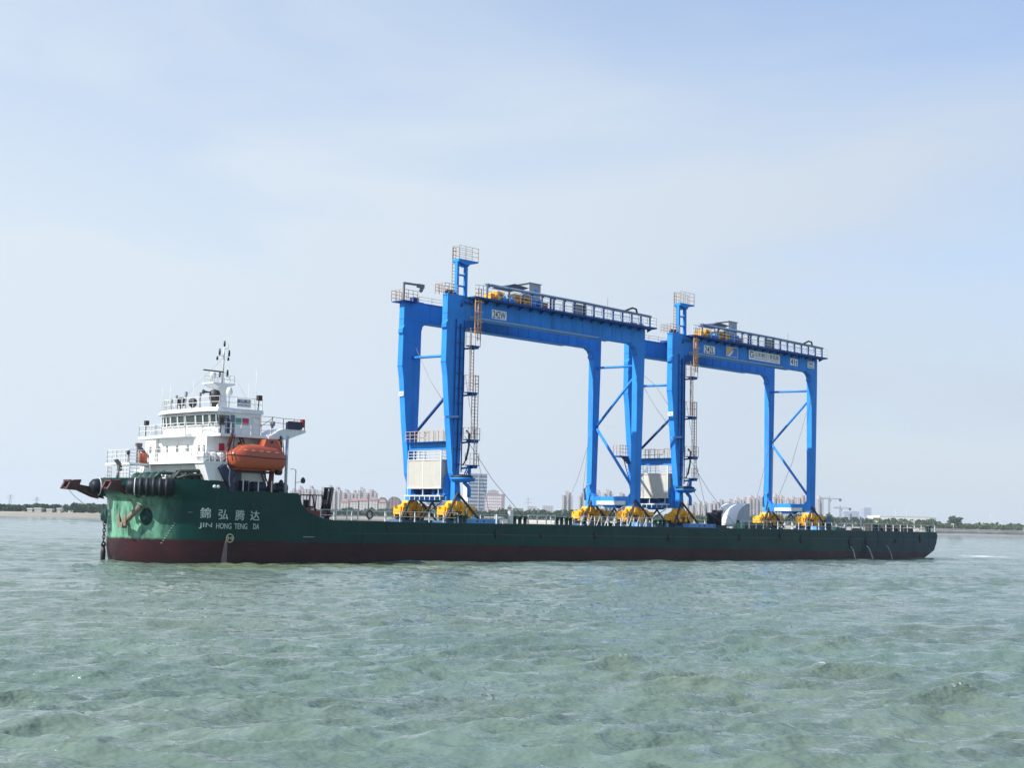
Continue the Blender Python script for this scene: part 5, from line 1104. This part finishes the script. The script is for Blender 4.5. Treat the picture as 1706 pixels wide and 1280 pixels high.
ROOFM = mat('dull_red_roof', (.27, .17, .16), .8, var=.1, vs=.05)
VAULT = mat('brown_vault_roof', (.21, .16, .16), .8, var=.15, vs=.05)
def building(name, label, cat, px0, px1, ytop, D, m, depth=16, roof='box', group=None, rot=0., z0=4.0, ybot=None, notch=0):
    x0, x1 = (px0 - 853) / FPX * D, (px1 - 853) / FPX * D; cx = (x0 + x1) / 2; w = abs(x1 - x0) / 2
    zt = zat((px0 + px1) / 2, ytop, D); o = bpy.data.objects.new(name, None); COL.objects.link(o); o.location = (cx, D + depth / 2, z0); o.rotation_euler = (0, 0, rot); tag(o, label, cat, group)
    h = zt - z0
    def part(nm, g, mm, parent=None):
        me = g.mesh(nm, mm); add_uv(me); q = bpy.data.objects.new(nm, me); COL.objects.link(q); q.parent = parent or o; return q
    g = MB(); hh = h - (5 if roof == 'box' else 0)
    if notch:                                   # a slab with bays standing proud of a recessed core
        g.box(-w, w, -depth / 2 + 2, depth / 2, -1, hh)
        nb = notch; bw = 2 * w / (nb * 2 - 1)
        for k in range(nb):
            a = -w + k * 2 * bw; g.box(a + .01, a + bw, -depth / 2, -depth / 2 + 2, -1, hh + (1.5 if k % 2 else 0)); g.box(a + .3, a + bw - .3, -depth / 2 - 1.2, -depth / 2, 1, hh - 4)
    else: g.box(-w, w, -depth / 2, depth / 2, -1, hh * (.06 if roof == 'vault' else 1))
    wl = part('wall', g, m)
    if roof == 'box':
        g = MB(); g.box(-w * .45, w * .25, -depth * .3, depth * .3, hh, h); g.box(w * .4, w * .7, -depth * .2, depth * .2, hh, h - 2); part('roof_house', g, mat('roof_house_grey', (.42, .38, .37), .8, vs=.05))
    elif roof == 'hip':
        g = MB(); a = w * 1.06; b_ = depth / 2 * 1.1; r = w * .6; g.add([(-a, -b_, h), (a, -b_, h), (a, b_, h), (-a, b_, h), (-r, 0, h + 4), (r, 0, h + 4)], [(0, 1, 5, 4), (2, 3, 4, 5), (1, 2, 5), (3, 0, 4), (3, 2, 1, 0)]); part('roof', g, ROOFM)
    elif roof == 'vault':
        g = MB(); pts = [(-w * math.cos(t), h * .05 + h * .95 * math.sin(t)) for t in [math.pi * k / 14 for k in range(15)]]; g.prism(pts, -depth / 2 - .3, depth / 2, 'y')
        for k in range(2, 13, 2): t = math.pi * k / 14; g.beam((-w * math.cos(t), -depth / 2 - .6, h * .3), (-w * math.cos(t) * .8, -depth / 2 - .6, h * (.05 + .95 * math.sin(t))), .8)
        part('roof', g, VAULT)
    elif roof == 'flat':
        g = MB(); g.box(-w - .3, w + .3, -depth / 2 - .3, depth / 2 + .3, h, h + .8); part('roof', g, mat('flat_roof_pale', (.5, .5, .5), .8, vs=.05))
    return o, w, h, part
RES = [ # px0, px1, ytop, distance, facade, bays, wording
 (488, 499, 814, 2300, 1, 2, 'faded apartment tower leftmost of the skyline, just right of the bow deckhouse'),
 (500, 510, 810, 1900, 0, 2, 'narrow pinkish apartment tower second from the left of the skyline'),
 (511, 516, 815, 2100, 1, 1, 'slim grey apartment tower between two taller pink ones left of the forklift'),
 (517, 528, 810, 1900, 0, 2, 'pinkish apartment tower above the left end of the forklift'),
 (529, 535, 816, 2050, 2, 1, 'slim lower beige tower above the forklift cab'),
 (536, 548, 812, 1900, 2, 2, 'beige apartment tower above the middle of the forklift'),
 (549, 560, 809, 1950, 0, 2, 'tallest pink apartment tower of the left cluster, behind the forklift mast'),
 (561, 572, 812, 1950, 2, 2, 'apartment tower just right of the forklift mast top'),
 (575, 588, 816, 2000, 0, 2, 'pink apartment tower right of the forklift mast, above the red roofs'),
 (590, 599, 817, 2050, 1, 2, 'low grey tower between two pink towers over the red roofs'),
 (600, 613, 812, 1950, 2, 2, 'beige apartment tower tallest of those over the red roofs'),
 (614, 632, 816, 2000, 0, 3, 'widest pink apartment block, right end of the left cluster'),
 (940, 958, 819, 1800, 1, 3, 'grey tower standing alone left of the first crane aft legs'),
 (968, 977, 821, 1900, 1, 2, 'grey tower just left of the far aft leg of the first crane'),
 (993, 1005, 816, 1850, 1, 2, 'grey tower right beside the far aft leg of the first crane'),
 (1008, 1026, 816, 1800, 1, 3, 'wide grey tower framed between the aft legs of the first crane'),
 (1030, 1048, 821, 1850, 1, 3, 'lower grey tower nearest the near aft leg of the first crane'),
 (1146, 1153, 834, 2300, 1, 2, 'small hazy tower beside the forward leg of the second crane'),
 (1154, 1166, 836, 2350, 1, 2, 'hazy tower second to the right of the second crane forward leg'),
 (1167, 1174, 834, 2300, 2, 2, 'hazy tower third to the right of the second crane forward leg'),
 (1175, 1183, 836, 2350, 1, 2, 'hazy tower fourth to the right of the second crane forward leg'),
 (1186, 1196, 834, 2250, 0, 2, 'hazy pink tower left above the dark steel cylinders'),
 (1197, 1212, 832, 2250, 1, 3, 'hazy grey block right above the dark steel cylinders'),
 (1214, 1226, 831, 2250, 0, 2, 'hazy pink tower above the rounded shelter'),
 (1227, 1238, 829, 2200, 1, 2, 'hazy grey tower above the right side of the rounded shelter'),
 (1239, 1249, 828, 2200, 1, 2, 'grey tower right of the rounded shelter'),
 (1250, 1260, 825, 2150, 0, 2, 'pink tower left of the aftermost far leg'),
 (1261, 1272, 826, 2150, 1, 2, 'grey tower touching the left side of the aftermost far leg'),
 (1291, 1300, 823, 2100, 0, 2, 'tallest pink tower between the aft legs of the second crane'),
 (1301, 1310, 825, 2100, 2, 2, 'beige tower second between the aft legs of the second crane'),
 (1312, 1319, 828, 2150, 1, 1, 'low slim grey tower between the aft legs of the second crane'),
 (1320, 1331, 827, 2150, 0, 2, 'pink tower in the middle between the aft legs of the second crane'),
 (1333, 1348, 824, 2100, 0, 3, 'wide pink tower beside the near aft leg of the second crane'),
 (1364, 1374, 827, 2100, 1, 2, 'grey tower just right of the last crane leg, left of the tower cranes')]
for a in RES:
    building('apartment_tower', a[6], 'apartment tower', a[0], a[1], a[2], a[3], F_RES[a[4]], 16, 'box', 'apartment towers on the far shore', random.uniform(-.12, .12), notch=a[5])
LOW = [(573, 586, 837), (588, 602, 836), (604, 618, 835), (620, 634, 834), (636, 648, 838)]
LW = ['leftmost red roofed low block beneath the apartment cluster', 'second red roofed low block from the left beneath the cluster', 'middle red roofed low block beneath the apartment cluster', 'fourth red roofed low block from the left beneath the cluster', 'rightmost red roofed low block, in front of the brown vaulted hall']
for (a, b, y), l in zip(LOW, LW): building('low_apartment_block', l, 'apartment block', a, b, y, 1650, F_RES[2], 14, 'hip', 'red roofed low blocks', 0)
building('vaulted_hall', 'brown arched hall left of the first crane forward legs, nearer the apartments', 'hall', 630, 652, 829, 1750, VAULT, 30, 'vault', 'brown arched halls')
building('vaulted_hall', 'brown arched hall directly behind the first crane far forward leg', 'hall', 645, 676, 828, 1900, VAULT, 40, 'vault', 'brown arched halls')
# banded office tower with a low wing
o, w, h, part = building('office_tower', 'tall blue grey glass office tower with pale bands right of the first crane forward leg', 'office building', 779, 811, 791, 1500, F_GLS, 22, 'flat', rot=.28)
g = MB(); g.box(-w - 42, -w - .1, -9, 9, -1, h * .38); part('low_wing', g, F_GLS)
g = MB(); g.box(-w - 44, -w, -9.4, 9.4, h * .38, h * .38 + 1); part('wing_roof', g, MATS['flat_roof_pale'])
g = MB(); g.box(-w - .25, -w - .02, -11.2, 11.2, 0, h); g.box(w * .1 - .4, w * .1 + .4, -11.35, -11, 0, h); part('corner_fin', g, MATS['flat_roof_pale'])
# square hotel-like block with a window grid
HOT = mat('mauve_stone', (.34, .30, .33), .7, var=.08, vs=.05)
o, w, h, part = building('grid_office_block', 'square mauve office block with a grid of white framed windows beside the glass tower', 'office building', 811.5, 845, 824, 1450, HOT, 20, 'none')
wf = mat('white_window_frame', (.62, .6, .62), .6, vs=.1); wd = mat('office_window', (.08, .08, .13), .3, vs=.1)
for i in range(8):
    for k in range(7):
        if (i, k) == (0, 0): continue
        x = -w + 1.2 + i * (2 * w - 4.2) / 8; z = h - 2.6 - k * 3.1
        g = MB(); g.box(x, x + 1.5, -10.12, -10.0, z - 1.7, z); q = part('window', g, wf)
g = MB(); g.box(-w - .2, w * .45, -10.3, 10, h, h + .7); g.box(-w * .7, w * .35, -6, 6, h + .7, h + 3.8); g.box(-w * .4, w * .1, -5, 5, h + 3.8, h + 4.6); part('roof_house', g, mat('roof_plant_grey', (.33, .32, .33), .8, vs=.05))
g = MB(); g.box(w - 3.2, w + .02, -10.04, 10.02, 0, h + .3); part('stair_wall', g, mat('mauve_shade_wall', (.26, .21, .27), .7, vs=.05))
# pavilion, low sheds, far blocks
building('low_shed', 'small low white shed on the shore just right of the first crane forward leg', 'shed', 812, 843, 863, 1270, mat('shed_white', (.6, .58, .53), .7, vs=.05), 8, 'flat')
building('pale_house', 'low pale building on the treeline left of the lone grey tower', 'house', 884, 898, 845, 1700, F_RES[1], 12, 'flat')
building('pale_house', 'long pale low building behind trees near the lone grey tower', 'house', 908, 926, 844, 1900, F_RES[1], 12, 'flat', None)
building('low_shed', 'long low green roofed shed left of the shore pylon', 'shed', 859, 876, 848, 1600, mat('shed_green', (.16, .2, .17), .7, vs=.05), 10, 'flat')
building('far_office_block', 'hazy blue block furthest left of three beyond the tower cranes', 'office building', 1408, 1418, 853, 3300, F_FAR, 30, 'flat', 'hazy blue blocks')
building('far_office_block', 'wide hazy blue block, middle of three beyond the tower cranes', 'office building', 1422, 1434, 853, 3300, F_FAR, 30, 'flat', 'hazy blue blocks')
building('far_office_block', 'tall hazy blue block rightmost and highest beyond the tower cranes', 'office building', 1442, 1454, 847, 3200, F_FAR, 30, 'flat', 'hazy blue blocks')
WH = mat('warehouse_white', (.55, .57, .58), .6, var=.04, vs=.05)
o, w, h, part = building('warehouse', 'long white warehouse behind the palm trees on the right bank', 'warehouse', 1466, 1551, 861.5, 1900, WH, 60, 'none', rot=.03)
g = MB(); g.prism([(-w, h), (w, h), (w * .98, h + .8), (-w * .98, h + 1.0)], -30.5, 30, 'y'); part('roof', g, WH)
g = MB(); g.box(w + .1, w + 9, -28, 30, -1, h - .5); part('annex', g, mat('annex_grey', (.30, .33, .37), .7, vs=.05))
g = MB()
for k in range(9): g.box(-w + 6 + k * 7.4, -w + 9.5 + k * 7.4, -30.3, -30, 0, 4.2)
part('door', g, mat('warehouse_door', (.25, .27, .3), .6, vs=.1))
for a, b, y, l in ((1492, 1505, 869, 'small pale shed below the left part of the white warehouse'), (1514, 1526, 869, 'small pale shed below the middle of the white warehouse'), (1540, 1550, 870, 'small pale shed below the right end of the white warehouse')):
    building('low_shed', l, 'shed', a, b, y, 1500, MATS['shed_white'], 8, 'flat')
for a, b, y, l in ((54, 62, 846, 'leftmost pale cottage among the trees on the left bank'), (66, 77, 845.5, 'second pale cottage from the left on the left bank'), (86, 95, 847, 'white roofed hut by the beach on the left bank'), (103, 109, 846, 'small pale cottage in the trees nearest the bow')):
    building('cottage', l, 'house', a, b, y + 3.0, 948, mat('cottage_wall', (.36, .36, .34), .8, vs=.1), 5, 'flat', 'cottages on the left bank', z0=2.4)
# tower cranes, pylons, mast
def tower_crane(px, ytop, pxa, pxb, D, label):
    g = MB(); X = (px - 853) / FPX * D; zt = zat(px, ytop, D); s = D / 1900
    o = bpy.data.objects.new('tower_crane', None); COL.objects.link(o); o.location = (X, D, 4); tag(o, label, 'tower crane', 'tower cranes beyond the stern')
    def part(nm, g, m): q = bpy.data.objects.new(nm, g.mesh(nm, m)); COL.objects.link(q); q.parent = o
    H = zt - 4; a = (pxa - px) / FPX * D; b = (pxb - px) / FPX * D; m = mat('tower_crane_grey', (.16, .16, .17), .6, vs=.1)
    for x in (-.9, .9):
        for y in (-.9, .9): g.beam((x, y, 0), (x, y, H - 3), .32)
    k = 0
    while k * 2.2 < H - 5: g.beam((-.9, -.9, k * 2.2), (.9, -.9, k * 2.2 + 2.2), .2); g.beam((.9, .9, k * 2.2), (-.9, .9, k * 2.2 + 2.2), .2); k += 1
    part('mast', g, m)
    g = MB(); g.beam((a, 0, H - 3), (b, 0, H - 3), .9); g.beam((a, 0, H - 1.6), (0, 0, H - 1.6), .3); g.beam((-.2, 0, H - 3), (0, 0, H + .6), .8); g.beam((0, 0, H + .4), (a * .7, 0, H - 1.8), .18); g.beam((0, 0, H + .4), (b, 0, H - 2.6), .18); part('jib', g, m)
    g = MB(); g.box(min(b, b * .82), max(b, b * .82), -1.2, 1.2, H - 6, H - 2.4); part('counterweight', g, mat('dark_counterweight', (.08, .08, .09), .6)); g = MB(); g.box(.9, 2.6, -1, 1, H - 6.5, H - 4); part('cab', g, m)
tower_crane(1384, 828.5, 1368, 1404, 1900, 'taller tower crane behind the aft deck, right of the last gantry legs')
tower_crane(1402.5, 844, 1391, 1420, 2000, 'lower tower crane to the right of the taller one behind the aft deck')
def pylon(px, ytop, D, label, w=4.):
    X = (px - 853) / FPX * D; H = zat(px, ytop, D) - 4; g = MB()
    for x in (-1, 1):
        for y in (-1, 1): g.beam((x * w * .5, y * w * .5, 0), (x * .3, y * .3, H), .22)
    for k in range(7): z = H * k / 7; z2 = H * (k + 1) / 7; a = w * .5 * (1 - k / 7.6); b = w * .5 * (1 - (k + 1) / 7.6); g.beam((-a, -a, z), (b, -b, z2), .16); g.beam((a, -a, z), (-b, -b, z2), .16)
    for z, l in ((H * .78, w * 1.1), (H * .92, w * .8)): g.beam((-l, 0, z), (l, 0, z), .25); g.beam((-l, 0, z), (0, 0, z + 1.4), .14); g.beam((l, 0, z), (0, 0, z + 1.4), .14)
    solo('power_pylon', g, mat('pylon_grey', (.22, .23, .24), .6, vs=.1), label, 'power pylon', (X, D, 4), 'power pylons on the far shore', frame='world')
pylon(25, 825, 2000, 'taller lattice power pylon at the far left above the trees', 6); pylon(69, 829, 1950, 'lower lattice power pylon left of the bow sledge', 6); pylon(884, 830, 2000, 'lattice power pylon between the mauve block and the lone tower', 6)
def pole(px, y0, D, label, r=.2, z0=4.2):
    X = (px - 853) / FPX * D; H = zat(px, y0, D) - z0; g = MB(); g.tube([(0, 0, 0), (0, 0, H)], r, 6); g.beam((-.8, 0, H), (.8, 0, H), .2); solo('lamp_pole', g, mat('pole_pale', (.5, .5, .5), .6, vs=.1), label, 'lamp pole', (X, D, z0), 'poles on the far shore', frame='world')
pole(111, 846, 900, 'pale lamp pole on the beach left of the bow', .12, 1.8); pole(1494, 850, 1500, 'thin pole above the left part of the white warehouse'); pole(1512, 850, 1500, 'thin pole above the middle of the white warehouse'); pole(1590, 873, 1400, 'short pale pole near the tallest tree on the right bank')
pole(1652, 857, 1700, 'tall thin pole at the right of the right bank'); pole(129, 852, 905, 'short dark post on the sand left of the bow', .12, 1.6); pole(915, 860, 1280, 'white pole on the embankment left of the first crane aft legs')
# small pagoda-topped hill pavilion
g = MB(); X = (853.5 - 853) / FPX * 1600
for r, z0, z1 in ((5.5, 0, 4.5), (4.6, 5.5, 8.5), (3.6, 9.5, 12), (2.4, 13, 15)): g.box(-r, r, -r, r, z0, z1)
for r, z in ((7, 4.5), (6, 8.5), (4.8, 12), (3.4, 15)): g.add([(-r, -r, z), (r, -r, z), (r, r, z), (-r, r, z), (-r * .5, -r * .5, z + 1.4), (r * .5, -r * .5, z + 1.4), (r * .5, r * .5, z + 1.4), (-r * .5, r * .5, z + 1.4)], [(3, 2, 1, 0), (4, 5, 6, 7), (0, 1, 5, 4), (1, 2, 6, 5), (2, 3, 7, 6), (3, 0, 4, 7)])
g.lathe([(1.4, 16.3), (.6, 17.5), (.1, 19)], (0, 0, 0), 'z', 6)
solo('pagoda', g, mat('pagoda_grey', (.20, .20, .18), .8, vs=.1), 'small dark tiered pagoda rising from the trees right of the mauve block', 'pagoda', (X, 1600, 4), frame='world')

# ------------------------------------------------------------------ trees
LEAF = []
for i, c in enumerate(((.045, .085, .030), (.060, .100, .035), (.035, .070, .032), (.075, .105, .045))): LEAF.append(mat('foliage_%s' % ['mid', 'light', 'dark', 'dusty'][i], c, .85, var=.35, vs=.45, spec=.2))
BARK = mat('bark', (.10, .075, .055), .9, var=.2)
def leaves(mb, c, R, n, s):
    for _ in range(n):
        d = rng.normal(size=3); d /= np.linalg.norm(d) + 1e-9; p = np.array(c) + d * np.array(R) * rng.uniform(.35, 1.0) ** .5
        a = rng.normal(size=3); a /= np.linalg.norm(a); b = np.cross(a, rng.normal(size=3)); b /= np.linalg.norm(b) + 1e-9; q = s * rng.uniform(.5, 1.3)
        mb.add([p - a * q, p + b * q * .7, p + a * q, p - b * q * .7], [(0, 1, 2, 3)])
def make_tree(kind):
    H = 1.0; tr = MB(); cr = MB()
    if kind == 'palm':
        tr.tube([(0, 0, 0), (.01, 0, .35), (.03, 0, .68)], [.03, .024, .02], 6)
        for k in range(16):
            t = 2 * math.pi * k / 16 + random.uniform(-.2, .2); L_ = random.uniform(.24, .36); u = random.uniform(.05, .22)
            pts = [(.03, 0, .68), (.03 + math.cos(t) * L_ * .45, math.sin(t) * L_ * .45, .68 + u), (.03 + math.cos(t) * L_ * .9, math.sin(t) * L_ * .9, .68 + u * .4), (.03 + math.cos(t) * L_ * 1.1, math.sin(t) * L_ * 1.1, .68 - .1)]
            for a, b in zip(pts[:-1], pts[1:]): cr.beam(a, b, .06, .008)
        leaves(cr, (.03, 0, .74), (.2, .2, .12), 60, .045)
    else:
        n = {'round': 7, 'tall': 6, 'bush': 5}[kind]
        if kind != 'bush': tr.tube([(0, 0, 0), (.01, .01, .3), (-.01, 0, .6)], [.035, .026, .014], 6)
        else: tr.tube([(0, 0, 0), (.0, 0, .3)], [.05, .02], 6)
        for k in range(n):
            if kind == 'round': c = (random.uniform(-.24, .24), random.uniform(-.2, .2), random.uniform(.42, .84)); R = (random.uniform(.14, .22),) * 2 + (random.uniform(.1, .17),)
            elif kind == 'tall': c = (random.uniform(-.1, .1), random.uniform(-.1, .1), .28 + .62 * k / n); R = (.17 - .08 * k / n, .17 - .08 * k / n, .13)
            else: c = (random.uniform(-.5, .5), random.uniform(-.2, .2), random.uniform(.25, .6)); R = (.3, .25, .3)
            if kind != 'bush': tr.beam((0, 0, .3 + .04 * k), c, .014)
            leaves(cr, c, R, 75, .05)
    return tr.mesh('trunk', BARK), [cr.mesh('crown', l) for l in LEAF]
PRO = {k: [make_tree(k) for _ in range(2)] for k in ('round', 'tall', 'bush', 'palm')}
TREES = []
def tree(kind, px, ytop, D, label, group, li=0, wide=1.0, z0=4.6):
    H = zat(px, ytop, D) - z0; tr, crs = random.choice(PRO[kind]); o = bpy.data.objects.new({'palm': 'palm_tree', 'bush': 'shrub'}.get(kind, 'tree'), None); COL.objects.link(o)
    o.location = ((px - 853) / FPX * D, D, z0); o.scale = (H * wide, H * wide, H); o.rotation_euler = (0, 0, random.uniform(0, 6.3)); tag(o, label, 'shrub' if kind == 'bush' else 'tree', group)
    for nm, me in (('trunk', tr), ('crown', crs[li])): q = bpy.data.objects.new(nm, me); COL.objects.link(q); q.parent = o
    return o
words = ['behind the aft deck rail', 'below the hazy blue blocks', 'in front of the white warehouse', 'right of the white warehouse', 'near the right edge of the picture']
xs = list(np.linspace(1389, 1706, 64))
for i, px in enumerate(xs):
    px += random.uniform(-2, 2); D = 1420 + random.uniform(-40, 120) + max(0, px - 1560) * .6; kd = ['palm', 'round', 'round', 'palm', 'tall'][i % 5] if px > 1450 else random.choice(['round', 'tall', 'round'])
    y = HOR0 + ROLL * px - random.uniform(15, 21) * (1 if px < 1560 else .8)
    if abs(px - 1592) < 3: y = 856.5; kd = 'round'
    where = words[0] if px < 1420 else words[1] if px < 1460 else words[2] if px < 1560 else words[3] if px < 1640 else words[4]
    nm = {'palm': 'shaggy palm tree', 'round': 'round leafy tree', 'tall': 'slim upright tree'}[kd]
    lab = ('tallest leafy tree on the right bank, standing well above its row' if y == 856.5 else f'{nm} on the far bank {where}, number {i} along its row')
    TREES.append(tree(kd, px, y, D, lab, f'{nm}s {where}', random.choice([0, 1, 2, 3]), random.uniform(1.0, 1.5)))
# give look-alikes one shared label per stretch
for o in TREES:
    if 'number' in o['label']: o['label'] = o['label'].split(', number')[0]
def mass(label, a, b, ytop_fn, D, n, s, li, depth=60, z0=4.4):
    mb = MB(); x0, x1 = (a - 853) / FPX * D, (b - 853) / FPX * D
    # clumps first, then leaves over each
    nc = int((x1 - x0) / 2.6) + 1
    per = max(12, int(n * 1.25) // nc)
    for k in range(nc):
        x = x0 + (x1 - x0) * (k + rng.uniform(0, 1)) / nc; px = 853 + x / D * FPX; H = (zat(px, ytop_fn(px), D) - z0) * rng.uniform(.80, 1.03); r = rng.uniform(2.6, 5.0)
        y = D + rng.uniform(0, depth)
        leaves(mb, (x - 0, y - D, H * .55), (r, r, H * .46), per, s)
    me = mb.mesh('treeline', LEAF[li]); o = bpy.data.objects.new('treeline', me); COL.objects.link(o); o.location = (0, D, z0); tag(o, label, 'trees', None, 'stuff')
hor = lambda p: HOR0 + ROLL * p
mass('continuous dark belt of trees behind the beach on the left bank', -40, 200, lambda p: 839 + 1.2 * math.sin(p * .09) + (-1.5 if p > 135 else 0), 960, 9000, .75, 2, 60, 2.2)
mass('paler belt of trees behind the left treeline', -40, 200, lambda p: 840, 1060, 4000, .9, 0, 40, 2.2)
mass('long belt of trees below the apartment cluster behind the forklift', 480, 770, lambda p: 847 + 1.2 * math.sin(p * .17), 1330, 6500, 1.15, 2)
mass('dark belt of trees between the mauve block and the first crane aft legs', 790, 1060, lambda p: 849 + 2.2 * math.sin(p * .11), 1330, 7000, 1.15, 2)
mass('belt of trees behind the second crane and the rounded shelter', 1060, 1400, lambda p: 857 + 1.2 * math.sin(p * .13), 1380, 6500, 1.15, 0)
mass('low dusty hedge along the right bank under the palms', 1385, 1720, lambda p: hor(p) - 10.5, 1400, 9000, .9, 3, 25)
mass('ragged line of shrubs along the top of the far embankment', 480, 1400, lambda p: hor(p) - 3.4, 1262, 7000, .8, 1, 8)

# ------------------------------------------------------------------ haze
hb = MB(); hb.box(-5600, 5600, -300, 9600, -2.2, 205)
hm_ = bpy.data.materials.new('haze_air'); hm_.use_nodes = True; t = hm_.node_tree; t.nodes.clear(); o_ = nd(t, 'ShaderNodeOutputMaterial'); v_ = nd(t, 'ShaderNodeVolumePrincipled')
v_.inputs['Color'].default_value = (.70, .78, .86, 1); v_.inputs['Density'].default_value = .00010; v_.inputs['Anisotropy'].default_value = .25; t.links.new(v_.outputs[0], o_.inputs['Volume'])
USE_HAZE = True
if USE_HAZE:
    hz_ = bpy.data.objects.new('haze', hb.mesh('haze', hm_)); COL.objects.link(hz_); tag(hz_, 'thin pale haze in the air over the whole river', None, None, 'stuff')
